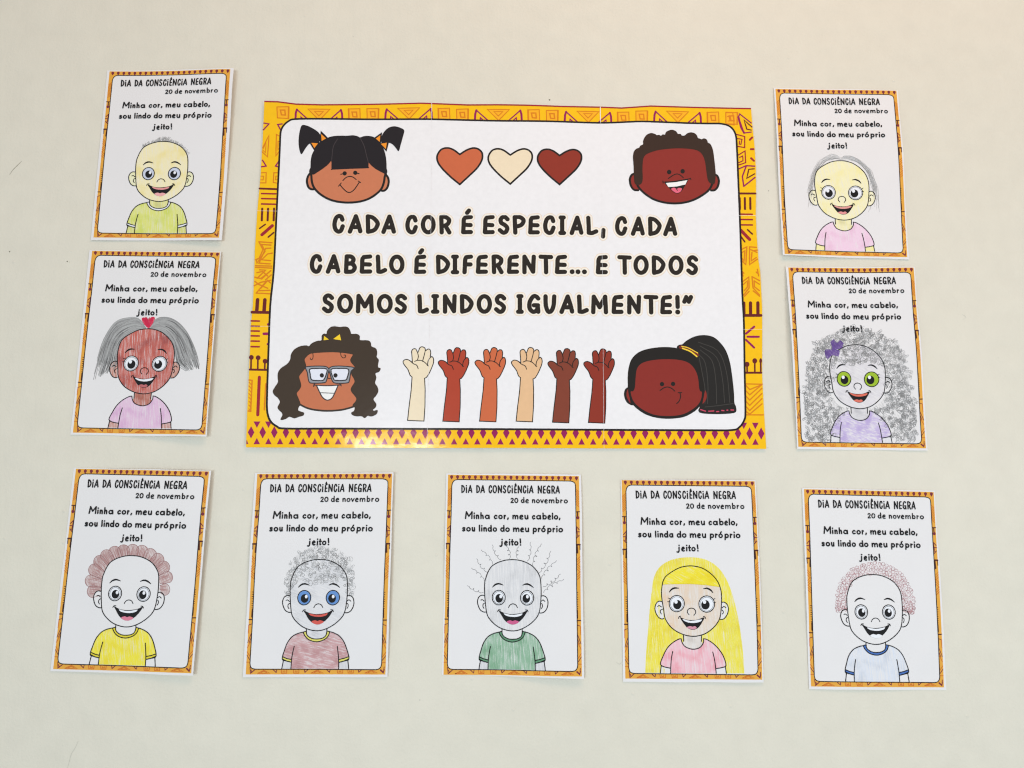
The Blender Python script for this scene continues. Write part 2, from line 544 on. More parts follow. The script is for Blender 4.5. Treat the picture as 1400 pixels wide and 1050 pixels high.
def wall_marks():
    rnd = random.Random(5)
    dk = ink('chip_in_paint', (104, 97, 82))
    pale = ink('crack_in_paint', (204, 200, 187))
    flat = lambda x, z: 0.0001
    def mark(name, shapes):
        pr = Print(flat, px)
        for kind, a, w, m in shapes:
            if kind == 'l':
                pr.stroke(cr(a, False, 4), w, 1, m, taper=lambda t: 0.35 + 0.65 * math.sin(math.pi * min(1, max(0, t))) )
            else:
                pts = [(a[0] + w * (0.7 + 0.6 * rnd.random()) * math.cos(t), a[1] + w * (0.7 + 0.6 * rnd.random()) * math.sin(t)) for t in [i * math.pi / 4 for i in range(8)]]
                pr.fill(pts, 1, m)
        ob = pr.build(name, None)
        ob.parent = WALL
        ob.matrix_parent_inverse = Matrix.Translation((0, -0.075, -1.55))
    mark('paint_chip', [('d', (751.3, 136.5), 1.0, dk)])
    mark('scratch', [('l', [(13, 239), (18, 232), (24, 226), (30, 220)], 0.0010, ink('scratch_in_paint', (160, 155, 140)))])
    mark('scratch', [('l', [(107, 1013), (103, 1022), (98, 1030), (95, 1040), (92, 1052)], 0.0009, pale)])
    mark('paint_chip', [('d', (92, 357.5), 0.9, dk), ('d', (95, 358), 0.7, pale)])
    mark('scratch', [('l', [(1315, 430), (1319, 432), (1321, 435)], 0.0011, pale), ('l', [(1316, 437), (1320, 435)], 0.0008, pale)])
    mark('paint_chip', [('d', (483, 50), 0.7, pale)])
    mark('paint_chip', [('d', (574, 957), 0.9, pale)])
    mark('paint_chip', [('d', (1365, 489), 0.6, pale), ('d', (1051, 261), 0.6, dk)])
    mark('scratch', [('l', [(842, 905), (847, 908), (850, 905)], 0.0008, pale)])
    mark('paint_chip', [('d', (13, 344), 0.8, dk), ('d', (1050, 612), 0.6, pale)])

parent_origin_base = parent_origin
def parent_origin(o):
    return (0, 0) if o is None else parent_origin_base(o)
wall_marks()

# ------------------------------------------------------------------ the big poster
RED, ORN, BRN, PUR = (158, 34, 48), (222, 128, 18), (104, 30, 30), (150, 24, 88)

def poster_height(x, z):
    u, v = x - 0.02, z - (CAM_H + 0.351)
    h = 0.0022
    h += 0.0009 * math.sin(9.0 * u + 0.6) * (0.6 + 0.8 * v) + 0.0006 * math.sin(17 * u - 3 * v + 1.0)
    h += 0.0007 * math.sin(11 * v + 4 * u)
    t = max(0.0, v - 0.17) / 0.115
    h += t * t * (0.0012 * math.sin(15.5 * u + 2.2) + 0.0012)               # the top edge waves
    r = max(0.0, u - 0.30) / 0.10
    h += 0.0022 * r * r * (0.6 + 0.5 * math.sin(9 * v + 0.4))               # the right edge stands off
    b = max(0.0, -v - 0.20) / 0.085
    h += 0.0010 * b * b
    d2 = ((u + 0.285) / 0.055) ** 2 + ((v + 0.268) / 0.03) ** 2
    h += 0.0009 * math.exp(-d2)
    return max(h, 0.0005)

P_TOP = [(361.8, 138.6), (380, 139), (405, 142), (440, 142.7), (500, 141.7), (575, 140.2), (590.3, 140.8), (640, 143.2), (680, 143.2), (720, 143.8), (770, 145.2), (820.7, 145.6), (850, 146.6), (890, 143.8), (950, 146), (1026.2, 148.6)]
P_RIGHT = [(1026.2, 148.6), (1028.4, 174), (1031.1, 199), (1033, 231), (1033, 263), (1032.6, 295.5), (1033.9, 323), (1036.4, 357), (1038.8, 372), (1041.5, 420), (1041.9, 450.5), (1042.2, 513), (1045.2, 568), (1047.6, 613.8)]
P_LEFT = [(361.8, 138.6), (359.4, 185.7), (356, 238), (354.2, 259), (351.4, 288), (348, 341), (346.9, 380), (345.3, 417.6), (342.6, 446), (340.7, 503), (338.3, 555.7), (336.7, 611.7)]
P_BOT = [(336.7, 611.7), (430, 612.2), (535, 612.2), (583.7, 612.5), (700, 612.4), (825.8, 613), (940, 613.4), (1047.6, 613.8)]
SEAM_V1 = [(590.3, 140.8), (589.3, 293.7), (587, 449.2), (583.7, 612.5)]
SEAM_V2 = [(820.7, 145.6), (822.5, 294.6), (824.4, 450), (825.8, 613)]
SEAM_H1 = [(351.4, 288), (455, 289.9), (589.3, 293.7), (822.5, 294.6), (1032.6, 295.5)]
SEAM_H2 = [(342.6, 446), (503, 446.3), (587, 449.2), (824.4, 450), (1041.9, 450.5)]

def between(l, a, b, ax):
    return [p for p in l if min(a, b) - .2 <= p[ax] <= max(a, b) + .2]

def build_poster():
    c = px((692, 377))
    T = thing('poster', 'large glossy poster with a yellow patterned border, three hearts, raised hands and child faces', 'poster', (c[0], 0, c[1]))
    hf = poster_height
    off = lambda p: px(p, 0.003)
    I = lambda n, rgb: ink('poster_' + n, rgb, True)
    white = I('white', (240, 236, 237))
    # nine printed pages make up the poster
    rows = [(P_TOP, SEAM_H1), (SEAM_H1, SEAM_H2), (SEAM_H2, P_BOT)]
    xs = [(361.8, 138.6)]
    cols = [(P_LEFT, SEAM_V1), (SEAM_V1, SEAM_V2), (SEAM_V2, P_RIGHT)]
    node = lambda l, k: sorted(l, key=lambda p: p[0])
    VX = [P_LEFT, SEAM_V1, SEAM_V2, P_RIGHT]
    HX = [P_TOP, SEAM_H1, SEAM_H2, P_BOT]
    cross = [[min(HX[j], key=lambda p: min((p[0] - q[0]) ** 2 + (p[1] - q[1]) ** 2 for q in VX[i])) for i in range(4)] for j in range(4)]
    for j in range(3):
        for i in range(3):
            a, b, d, e = cross[j][i], cross[j][i + 1], cross[j + 1][i + 1], cross[j + 1][i]
            top = between(HX[j], a[0], b[0], 0)
            right = between(VX[i + 1], b[1], d[1], 1)
            bot = between(HX[j + 1], e[0], d[0], 0)[::-1]
            left = between(VX[i], a[1], e[1], 1)[::-1]
            poly = []
            for p in top + right + bot + left:
                if all(abs(p[0] - q[0]) + abs(p[1] - q[1]) > 0.6 for q in poly):
                    poly.append(p)
            paper('paper_page', T, [off(p) for p in poly], hf, white)
    out = P_TOP + P_RIGHT[1:] + P_BOT[::-1][1:] + P_LEFT[::-1][1:-1]
    # ---- border
    yel = I('yellow', (250, 192, 6))
    org, red, brn, pur = I('orange', ORN), I('red', RED), I('brown', BRN), I('magenta', PUR)
    lite = I('light_orange', (252, 178, 28))
    blk = I('black', (33, 27, 24))
    B = Print(hf, off)
    B.fill(out, 1, yel)
    B.stroke([(x, y + .9) for x, y in P_TOP], 0.0024, 3, red, cap=False)
    def ytop(x):
        for (x0, y0), (x1, y1) in zip(P_TOP, P_TOP[1:]):
            if x <= x1:
                return y0 + (y1 - y0) * (x - x0) / (x1 - x0)
        return P_TOP[-1][1]
    def loop(pts, w, m, f=None):
        if f:
            B.fill(pts, 2, f)
        B.stroke(pts, w, 3, m, closed=True)
    def sq(cx, cy, s, skew):
        a = [(cx - s, cy - s * .95), (cx + s * .92, cy - s), (cx + s, cy + s), (cx - s * .95, cy + s * .9)]
        loop(a, .0016, org, lite)
        B.stroke([(cx + s * skew, cy - s * .95), (cx + s * skew * .95, cy + s)], .0026, 3, org)
        i = .42
        loop([(cx - s * i, cy - s * i), (cx + s * i * .8, cy - s * i), (cx + s * i, cy + s * i), (cx - s * i * .6, cy + s * i * .9)], .0022, org)
    k0 = 436.1
    for k in range(-1, 6):
        cx = k0 + 122.6 * k
        def Y(x, dy):
            return (x, ytop(x) + dy)
        if k >= 0 and cx < 1010:
            loop([Y(cx - 15, 7), Y(cx + 15, 7), Y(cx + .5, 22)], .0016, org, lite)
            loop([Y(cx - 6, 10), Y(cx + 6, 10), Y(cx, 16)], .0015, org)
        for s in (-1, 1):
            if 372 < cx + s * 32 < 1012:
                pts = [Y(cx + s * 32, 22), Y(cx + s * 31.5, 13), Y(cx + s * 30, 8), Y(cx + s * 14, 22)]
                B.stroke(pts[:3], .0034, 3, pur)
                B.stroke(pts[2:], .0022, 3, pur)
                B.stroke([Y(cx + s * 25, 22), Y(cx + s * 24.5, 18), Y(cx + s * 20, 22)], .0022, 3, pur)
        for dx, sk in ((48.5, -1), (73.5, 1)):
            if 363 < cx + dx - 6 and cx + dx < 1010:
                q = Y(cx + dx, 14.5)
                if cx + dx > 372:
                    sq(q[0], q[1], 8.0, sk)
                else:
                    loop([(q[0] - 3, q[1] - 7), (q[0] + 6, q[1] - 7), (q[0] + 6, q[1] + 8), (q[0] - 4, q[1] + 7)], .0016, org)
    # left band
    l1 = lambda *p: [(340 + x / 4.375, 140 + y / 4.375) for x, y in p]
    l2 = lambda *p: [(330 + x / 4.2, 370 + y / 4.2) for x, y in p]
    st = lambda pts, w, m: B.stroke(pts, w, 3, m)
    st(l1((92, 125), (122, 130), (88, 165)), .0022, pur)
    st(l1((200, 130), (174, 133), (194, 170)), .0022, pur)
    st(l1((84, 270), (122, 196), (112, 325), (80, 295)), .0017, org)
    st(l1((85, 278), (104, 240), (100, 300), (84, 285)), .0015, org)
    st(l1((190, 205), (166, 192), (162, 320), (184, 290)), .0017, org)
    st(l1((184, 235), (176, 232), (174, 285), (182, 272)), .0015, org)
    st(l1((82, 345), (104, 380), (76, 384)), .0022, pur)
    st(l1((184, 345), (160, 380), (180, 386)), .0022, pur)
    st(l1((76, 420), (104, 418), (102, 480), (68, 480)), .0017, org)
    st(l1((72, 440), (88, 440), (86, 462), (70, 462)), .0015, org)
    st(l1((176, 420), (150, 420), (146, 478), (170, 482)), .0017, org)
    st(l1((172, 440), (162, 440), (160, 462), (170, 462)), .0015, org)
    st(l1((64, 514), (172, 518)), .0032, brn)
    for y in (544, 574, 606):
        st(l1((76, y), (162, y + 2)), .0026, red)
    for x in (77, 112, 148):
        st(l1((x + 3, 634), (x, 704)), .0034, brn)
    st(l1((140, 736), (78, 790)), .0052, red)
    st(l1((64, 752), (98, 728)), .0024, brn)
    st(l1((116, 804), (148, 778)), .0026, brn)
    for pts in (((60, 832), (138, 838)), ((60, 832), (84, 880), (62, 930), (40, 940)), ((76, 848), (132, 852)), ((76, 848), (96, 890), (48, 960), (44, 940)),
                ((132, 870), (100, 872), (60, 960), (128, 965)), ((140, 900), (112, 905), (76, 940), (130, 945)), ((40, 975), (136, 978)),
                ((40, 985), (136, 990)), ((64, 1000), (100, 1002), (50, 1050)), ((130, 1005), (76, 1055)), ((134, 1030), (100, 1060))):
        st(l1(*pts), .0021, org)
    for pts in (((88, 10), (120, 4), (150, 30)), ((75, 36), (110, 44), (168, 0)), ((72, 86), (110, 66), (168, 54)), ((84, 128), (168, 132)), ((84, 128), (140, 62)), ((100, 114), (162, 112)), ((110, 100), (150, 55), (166, 70)), ((76, 60), (98, 78), (150, 100))):
        st(l2(*pts), .0021, org)
    st(l2((60, 238), (164, 240)), .0046, brn)
    for x in (92, 134):
        st(l2((x, 166), (x - 5, 236)), .0056, brn)
    for y in (288, 318, 346, 374, 404, 436):
        st(l2((56, y), (102, y + 1)), .0026, red)
    st(l2((128, 362), (160, 362)), .0042, pur)
    st(l2((154, 308), (166, 312)), .0042, pur)
    st(l2((150, 422), (162, 412)), .0032, pur)
    st(l2((48, 568), (150, 570)), .0032, brn)
    for x, y in ((57, 498), (96, 500), (136, 520)):
        B.fill([(330 + a / 4.2, 370 + b / 4.2) for a, b in ell(x, y, 14, 14, 14)], 3, brn)
        st(l2((x - 1, y), (x - 2, 566)), .0026, brn)
    st(l2((103, 612), (95, 828)), .0048, (red))
    st(l2((44, 628), (62, 630), (54, 808), (40, 806)), .0021, org)
    for y in range(640, 800, 22):
        st(l2((44, y), (56, y + 14)), .0015, org)
    st(l2((140, 650), (132, 800)), .002, org)
    # right band
    r1 = lambda *p: [(990 + x / 4.375, 140 + y / 4.375) for x, y in p]
    r2 = lambda *p: [(1000 + x / 4.2, 370 + y / 4.2) for x, y in p]
    st(r1((10, 60), (50, 62), (60, 136), (20, 130)), .0017, org)
    st(r1((18, 86), (36, 86), (42, 112), (24, 112)), .0015, org)
    st(r1((160, 180), (118, 185), (84, 90)), .0021, pur)
    st(r1((84, 90), (92, 72), (160, 126)), .0021, pur)
    st(r1((84, 90), (100, 150), (118, 184)), .0034, pur)
    st(r1((160, 168), (134, 162), (118, 108), (164, 150)), .002, brn)
    st(r1((66, 190), (122, 206), (122, 272), (84, 264)), .002, red)
    st(r1((74, 216), (106, 222), (100, 252), (90, 250), (92, 232)), .0018, red)
    st(r1((80, 318), (124, 292), (128, 362), (84, 376)), .002, red)
    st(r1((92, 330), (110, 322), (112, 350), (86, 362)), .0018, red)
    st(r1((152, 226), (166, 212)), .0034, red); st(r1((158, 282), (174, 282)), .0034, red); st(r1((160, 336), (176, 352)), .0034, red)
    st(r1((180, 384), (132, 380), (108, 444), (116, 504)), .0024, pur)
    st(r1((116, 504), (182, 452)), .0024, pur)
    st(r1((84, 400), (130, 380)), .0022, pur)
    st(r1((178, 400), (146, 402), (134, 456), (180, 430)), .002, brn)
    st(r1((88, 546), (184, 548)), .0034, brn)
    for x in (92, 122, 154):
        st(r1((x, 574), (x + 1, 640)), .0034, brn)
    for y in (670, 702, 734):
        st(r1((92, y), (166, y + 2)), .0026, red)
    st(r1((98, 766), (150, 822)), .0054, red)
    st(r1((138, 764), (166, 790)), .0026, brn); st(r1((96, 800), (122, 836)), .0026, brn)
    for pts in (((104, 880), (134, 866), (128, 972), (100, 944)), ((104, 900), (122, 890), (118, 950), (106, 934)), ((150, 866), (190, 870)), ((150, 866), (150, 972), (196, 940)), ((164, 900), (160, 950), (190, 930)), ((150, 880), (194, 900)), ((168, 890), (196, 886)), ((196, 1000), (204, 1040)), ((108, 1024), (112, 1040))):
        st(r1(*pts), .0021, org)
    for pts in (((66, 62), (98, 38), (100, 100), (70, 140)), ((68, 80), (90, 60), (90, 96), (72, 116)), ((116, 36), (160, 60)), ((116, 36), (122, 100), (158, 140)), ((128, 60), (130, 94), (158, 116)), ((128, 60), (158, 80)), ((100, 120), (74, 148)), ((124, 118), (160, 148)), ((140, 10), (154, 24)), ((62, 8), (70, 16))):
        st(r2(*pts), .0021, org)
    st(r2((72, 258), (168, 258)), .0046, brn)
    for x in (70, 108, 150):
        st(r2((x, 186), (x + 1, 256)), .0052, brn)
    st(r2((84, 362), (130, 322)), .0034, pur); st(r2((92, 380), (156, 380)), .0034, pur); st(r2((84, 398), (130, 442)), .0034, pur)
    st(r2((78, 586), (172, 586)), .0032, brn)
    for x, y in ((90, 538), (134, 518), (168, 518)):
        B.fill([(1000 + a / 4.2, 370 + b / 4.2) for a, b in ell(x, y, 14 if x < 160 else 8, 15, 14)], 3, brn)
        st(r2((x, y), (x + 1, 584)), .0026, brn)
    st(r2((78, 650), (178, 652)), .0019, org); st(r2((84, 828), (184, 828)), .0019, org)
    for k in range(-3, 6):
        y = 655 + 30 * k
        lo, hi = max(y, 655), min(y + 60, 825)
        a = [(80, y), (106, y + 28), (176, y - 40)]
        a = [(x, min(824, max(654, yy))) for x, yy in a]
        if a[1][1] > a[0][1] or a[1][1] > a[2][1]:
            st(r2(*a), .002, org)
    # bottom band: lozenges between two rows of triangles
    for i in range(45):
        x = 343.6 + 15.845 * i
        y = 591.1 + 1.6 * i / 44
        w = 4.5
        B.fill([(x, y - 8.4), (x + w, y), (x, y + 8.4), (x - w, y)], 3, pur)
        if i < 44:
            xt, yt = x + 7.9, 607.4 + .7 * i / 44
            B.fill([(xt - 4.4, yt), (xt + 4.4, yt), (xt, yt - 8.6)], 3, pur)
            if i < 3 or i > 40:
                B.fill([(xt - 4.6, y - 14.8), (xt + 4.6, y - 14.8), (xt, y - 6)], 3, pur)
    B.fill([(337.2, 607.2), (340, 607.2), (337.6, 601)], 3, pur)
    panel = [(395, 165.8), (403.6, 163.2), (440, 162.6), (500, 163), (560, 162.8), (592, 163), (640, 164.5), (680, 165.7), (750, 166.4), (820, 168), (870, 165.9), (890, 166), (940, 168), (970, 168.8), (986, 169.3), (998, 173.3), (1005.5, 184), (1007.5, 205), (1008.9, 240), (1011.9, 320), (1014.5, 400), (1016.8, 440), (1018, 500), (1019.3, 560), (1017.8, 574), (1011, 584), (1000.7, 588), (960, 588.2), (830, 587.6), (700, 586.9), (580, 586.4), (470, 586), (392, 586), (378.8, 583), (369.3, 574.8), (365.3, 560.5), (365.3, 536.7), (367, 480), (369.3, 417.6), (374, 370), (377.5, 300), (382.2, 210), (383.2, 188.3), (384.3, 178.6), (388.3, 171.4)]
    pc = cr(panel, True, 4)
    B.fill(pc, 4, white)
    B.stroke(pc, .0031, 5, blk, closed=True)
    B.build('border_print', T)
    # ---- the sentence, one part per line
    c1 = lambda l: [(ch, 440 + a / 5.385, 440 + b / 5.385) for ch, a, b in l]
    c2 = lambda l: [(ch, 690 + a / 5., 690 + b / 5.) for ch, a, b in l]
    lines = [
        (c1([('C', 75, 172), ('A', 190, 298), ('D', 318, 428), ('A', 437, 545), ('C', 612, 710), ('O', 728, 838), ('R', 860, 957), ('Z', 1023, 1116), ('E', 1183, 1276), ('S', 1293, 1386)])
         + c2([('P', 50, 145), ('E', 158, 243), ('C', 260, 351), ('I', 365, 420), ('A', 443, 538), ('L', 553, 640), (',', 655, 692), ('C', 752, 842), ('A', 862, 958), ('D', 976, 1075), ('A', 1083, 1180)]),
         ((440, 319), (925, 323.2)), 27.0),
        ([('C', 423, 441.2)] + c1([('A', 28, 135), ('B', 160, 258), ('E', 275, 373), ('L', 393, 480), ('O', 494, 608), ('Z', 676, 771), ('D', 836, 946), ('I', 948, 1012), ('F', 1032, 1115), ('E', 1132, 1226), ('R', 1246, 1341), ('E', 1361, 1455)])
         + c2([('N', 117, 216), ('T', 231, 331), ('E', 341, 429), ('.', 444, 478), ('.', 484, 518), ('.', 528, 562), ('E', 621, 708), ('T', 769, 869), ('O', 880, 985), ('D', 1001, 1101), ('O', 1119, 1223), ('S', 1239, 1326)]),
         ((423, 374), (956, 376.2)), 27.0),
        (c1([('S', -2, 92), ('O', 111, 229), ('M', 247, 384), ('O', 404, 521), ('S', 532, 630), ('L', 699, 788), ('I', 802, 866), ('N', 887, 996), ('D', 1012, 1119), ('O', 1140, 1253), ('S', 1266, 1361)])
         + c2([('I', 77, 131), ('G', 150, 249), ('U', 261, 358), ('A', 374, 476), ('L', 491, 576), ('M', 589, 709), ('E', 729, 816), ('N', 834, 936), ('T', 949, 1051), ('E', 1062, 1148), ('!', 1164, 1202), ('"', 1208, 1295)]),
         ((440, 428), (945, 430.2)), 27.0)]
    ltr, halo, rim = I('lettering', (40, 32, 26)), I('halo', (246, 236, 222)), I('halo_rim', (240, 214, 190))
    for spec, base, unit in lines:
        L = Print(hf, off)
        lettering(L, spec, base, unit, 5.9, 8, ltr, .0071, True)
        o = L.build('lettering', T)
        Hh = Print(hf, off)
        lettering(Hh, spec, base, unit, 5.9, 5, rim, .0071 + .0070, True)
        lettering(Hh, spec, base, unit, 5.9, 6.4, halo, .0071 + .0054, True)
        Hh.build('letter_outline', o)
    # ---- hearts
    hz = [(296, 158), (240, 118), (190, 104), (140, 118), (108, 168), (113, 220), (150, 275), (220, 345), (296, 408)]
    hz2 = [(370, 340), (440, 272), (480, 205), (482, 150), (452, 116), (408, 106), (355, 122)]
    for name, rgb, dx, dy, s in (('orange heart', (206, 104, 66), 0, 0, 1), ('cream heart', (241, 221, 190), 420, 10, .965), ('dark red heart', (146, 50, 34), 830, 15, .965)):
        mpf = crop(580, 185, 6.087, .003)
        Pn = Print(hf, lambda p, dx=dx, dy=dy, s=s: mpf((296 + dx + (p[0] - 296) * s, 100 + dy + (p[1] - 100) * s)))
        curve = cr(hz, False, 6) + cr([hz[-1]] + hz2 + [hz[0]], False, 6)[1:-1]
        Pn.fill(curve, 5, I(name.replace(' ', '_'), rgb))
        Pn.stroke(curve, .0030, 6, blk, closed=True)
        Pn.build('heart', T, name)
    # ---- raised arms
    arm = [(625, 450), (600, 425), (575, 360), (530, 300), (517, 265), (540, 241), (575, 242), (612, 262), (628, 276), (624, 200), (620, 140), (640, 113), (670, 115), (692, 155), (706, 128), (722, 95), (750, 88), (778, 103), (788, 132), (812, 115), (838, 120), (848, 152), (845, 212), (862, 205), (880, 225), (883, 270), (868, 320), (832, 400), (800, 450), (775, 465)]
    sleeve = [(782, 600), (780, 800), (768, 978), (572, 970), (590, 800), (615, 600)]
    marks = [[(692, 158), (700, 205), (688, 250)], [(784, 130), (770, 190), (750, 262)], [(846, 212), (818, 255), (808, 312)], [(655, 262), (700, 248), (760, 262), (820, 316)], [(612, 266), (645, 292), (680, 308), (698, 348)]]
    for name, rgb, dx, dy in (('cream raised arm', (240, 222, 192), -422, -10), ('red brown raised arm', (178, 66, 42), 0, 0), ('orange raised arm', (208, 106, 66), 440, 0),
                              ('tan raised arm', (232, 188, 144), 877, 0), ('dark brown raised arm', (132, 62, 44), 1312, 12), ('brick red raised arm', (144, 50, 34), 1743, 15)):
        mpf = crop(540, 465, 8.75, .003)
        Pn = Print(hf, lambda p, dx=dx, dy=dy: mpf((p[0] + dx, p[1] + dy)))
        oc = cr(arm, False, 4) + sleeve
        Pn.fill(oc, 5, I(name.replace(' ', '_'), rgb))
        Pn.stroke(oc, .0014, 6, blk, closed=True)
        for k in marks:
            Pn.stroke(cr(k, False, 5), .0013, 6, blk)
        Pn.build('raised_arm', T, name)
    # ---- four faces
    def face(label, mpf, outline, skin, ear_l, ear_r, lw, between=None, ear_layer=5):
        Pn = Print(hf, mpf)
        for e in (ear_l, ear_r):
            if e:
                ec = cr(e, False, 5)
                mx_ = sum(q[0] for q in outline) / len(outline)
                Pn.fill(ec + [(e[-1][0] + (mx_ - e[-1][0]) * .2, e[-1][1] - 25), (e[0][0] + (mx_ - e[0][0]) * .2, e[0][1])], ear_layer, skin)
                Pn.stroke(ec, lw, ear_layer + 1, blk)
        oc = cr(outline, True, 5)
        Pn.fill(oc, ear_layer + 2, skin)
        Pn.stroke(oc, lw, ear_layer + 3, blk, closed=True)
        return Pn
    def hair(name, mpf, polys, layer, m, parent, lines=(), lm=None):
        Pn = Print(hf, mpf)
        for k, p in enumerate(polys):
            Pn.fill(cr(p, True, 4), layer + .15 * k, m)
            Pn.stroke(cr(p, True, 4), .0012, layer + .5, m, closed=True)
        for l in lines:
            Pn.stroke(cr(l, False, 4), .0011, layer + 1.2, lm)
        return Pn.build(name, parent)
    # girl with bunches
    M1 = crop(400, 160, 8.075, .003)
    hb = I('black_hair', (32, 25, 29))
    sk = I('light_brown_skin', (205, 122, 86))
    Pn = face('', M1, [(212, 560), (208, 650), (214, 715), (232, 770), (270, 820), (330, 868), (405, 908), (500, 934), (620, 943), (740, 932), (840, 900), (920, 850), (975, 797), (1003, 735), (1016, 660), (1018, 560), (800, 380), (420, 380)], sk,
              [(215, 605), (178, 640), (158, 700), (172, 768), (205, 796), (245, 796)], [(1018, 622), (1052, 665), (1060, 720), (1042, 782), (1005, 812), (965, 806)], .0036)
    Pn.stroke(cr([(556, 700), (590, 668), (632, 655), (670, 665), (702, 690)]), .0016, 9, blk)
    F1 = Pn.build('child_face', T, 'girl with a straight black fringe and two bunches')
    hair('hair', M1, [[(228, 632), (206, 605), (203, 520), (214, 430), (250, 358), (300, 288), (385, 236), (440, 218), (520, 211), (600, 211), (665, 206), (715, 215), (745, 229), (790, 215), (850, 213), (905, 230), (960, 280), (1000, 350), (1022, 420), (1032, 500), (1031, 622), (1005, 615), (920, 570), (870, 530), (838, 498), (834, 552), (825, 561), (640, 568), (445, 577), (434, 572), (430, 482), (390, 522), (340, 562), (280, 602)],
                      [(115, 94), (170, 105), (230, 135), (280, 170), (312, 218), (300, 265), (255, 290), (190, 292), (150, 330), (118, 380), (97, 406), (80, 360), (71, 280), (78, 190), (95, 120)],
                      [(985, 215), (1030, 145), (1080, 113), (1135, 106), (1190, 122), (1228, 148), (1215, 212), (1188, 310), (1170, 370), (1148, 345), (1108, 300), (1060, 279), (985, 275)]], 9.2, hb, F1,
         [[(745, 229), (790, 320), (815, 420), (836, 500)], [(500, 240), (450, 330), (432, 480)]], I('hair_strand', (66, 56, 58)))
    og = I('bow_orange', (246, 150, 40))
    bt = [([(316, 163), (388, 238), (308, 280)], [(316, 188), (370, 238), (322, 266)]), ([(193, 284), (290, 284), (242, 364)], [(208, 287), (281, 292), (241, 345)]),
          ([(903, 236), (982, 177), (967, 282)], [(919, 238), (969, 201), (961, 274)]), ([(963, 290), (1057, 274), (1034, 370)], [(974, 295), (1041, 283), (1029, 352)])]
    for pair in (bt[:2], bt[2:]):
        bow = Print(hf, M1)
        for a, b in pair:
            bow.fill(a, 11, hb); bow.stroke(a, .002, 11, hb, closed=True); bow.fill(b, 12, og)
        bow.build('hair_bow', F1)
    for x, y, l in ((575, 622, -1), (692, 615, 1)):
        e = Print(hf, M1); e.fill(ell(x, y, 23, 23), 9, blk); e.stroke([(x, y), (x + l * 42, y + 10)], .0016, 9.3, blk); e.build('eye', F1)
    e = Print(hf, M1)
    e.stroke(cr([(522, 745), (555, 785), (600, 825), (640, 829), (680, 800), (708, 762), (735, 720)]), .0016, 9, blk)
    e.stroke([(507, 763), (537, 728)], .0015, 9, blk); e.stroke([(724, 706), (750, 722)], .0015, 9, blk)
    e.build('mouth', F1)
    # boy with curly top
    M2 = crop(845, 165, 8.075, .003)
    dark = I('dark_red_brown_skin', (144, 46, 38))
    Pn = face('', M2, [(205, 560), (200, 640), (215, 712), (250, 762), (310, 815), (390, 865), (490, 898), (600, 912), (720, 905), (830, 875), (930, 822), (1000, 767), (1038, 700), (1052, 600), (1040, 420), (960, 310), (620, 270), (300, 320), (215, 430)], dark,
              [(178, 585), (148, 602), (130, 650), (142, 718), (176, 762), (222, 768)], [(1070, 590), (1100, 615), (1114, 670), (1098, 732), (1065, 766), (1028, 770)], .0036)
    Pn.stroke(cr([(556, 637), (605, 603), (650, 586), (690, 600), (722, 628)]), .0015, 9, blk)
    F2 = Pn.build('child_face', T, 'boy with short curly dark brown hair')
    hd = I('dark_brown_hair', (58, 38, 28))
    hair('hair', M2, [[(188, 690), (178, 600), (175, 500), (168, 400), (180, 340), (205, 312), (235, 300), (250, 277), (280, 262), (280, 225), (300, 180), (330, 150), (370, 138), (412, 150), (425, 161), (455, 158), (475, 167), (495, 153), (520, 155), (535, 125), (565, 108), (600, 102), (640, 118), (660, 146), (690, 148), (705, 165), (740, 163), (765, 142), (805, 130), (845, 140), (870, 165), (880, 190), (905, 200), (925, 207), (945, 198), (970, 203), (985, 225), (988, 240), (1015, 257), (1035, 292), (1050, 350), (1060, 430), (1070, 520), (1074, 600), (1062, 692), (1022, 687), (995, 650), (980, 560), (965, 450), (940, 380), (900, 335), (840, 312), (750, 301), (640, 299), (520, 308), (420, 325), (330, 357), (290, 388), (272, 435), (266, 530), (268, 640), (256, 690), (225, 706)]], 9.2, hd, F2)
    for x, y in ((565, 565), (714, 556)):
        e = Print(hf, M2); e.fill(ell(x, y, 24, 25), 9, blk); e.build('eye', F2)
    e = Print(hf, M2)
    e.fill(cr([(515, 680), (610, 672), (700, 656), (775, 645), (745, 708), (710, 765), (680, 795), (650, 803), (610, 785), (565, 742)], True, 4), 9, blk)
    e.fill([(528, 687), (640, 677), (766, 655), (745, 702), (650, 725), (556, 732)], 10, I('teeth', (244, 242, 240)))
    e.fill(cr([(587, 752), (618, 738), (646, 752), (672, 741), (706, 748), (688, 783), (650, 797), (612, 780)], True, 4), 10, I('tongue', (232, 104, 128)))
    e.stroke([(646, 752), (655, 770)], .0012, 11, blk)
    e.stroke(cr([(497, 676), (600, 670), (700, 655), (803, 637)]), .0013, 10.6, blk)
    e.stroke([(495, 664), (498, 690)], .0012, 10, blk); e.stroke([(800, 632), (806, 650)], .0012, 10, blk)
    e.build('mouth', F2)
    # girl with glasses
    M3 = crop(365, 435, 7.0, .003)
    sk3 = I('warm_brown_skin', (200, 116, 80))
    Pn = Print(hf, M3)
    fc = cr([(310, 822), (380, 858), (460, 878), (580, 887), (700, 879), (780, 861), (840, 842), (868, 700), (860, 400), (700, 290), (400, 300), (300, 450), (270, 700)], True, 4)
    Pn.fill(fc, 6, sk3)
    Pn.stroke(cr([(312, 824), (380, 858), (460, 878), (580, 887), (700, 879), (780, 861), (838, 842)]), .0028, 7, I('dark_line', (58, 48, 40)))
    Pn.stroke(cr([(578, 568), (592, 578), (606, 574)]), .0012, 8, blk)
    F3 = Pn.build('child_face', T, 'girl with long wavy brown hair and grey glasses')
    hw = I('brown_hair', (64, 50, 38))
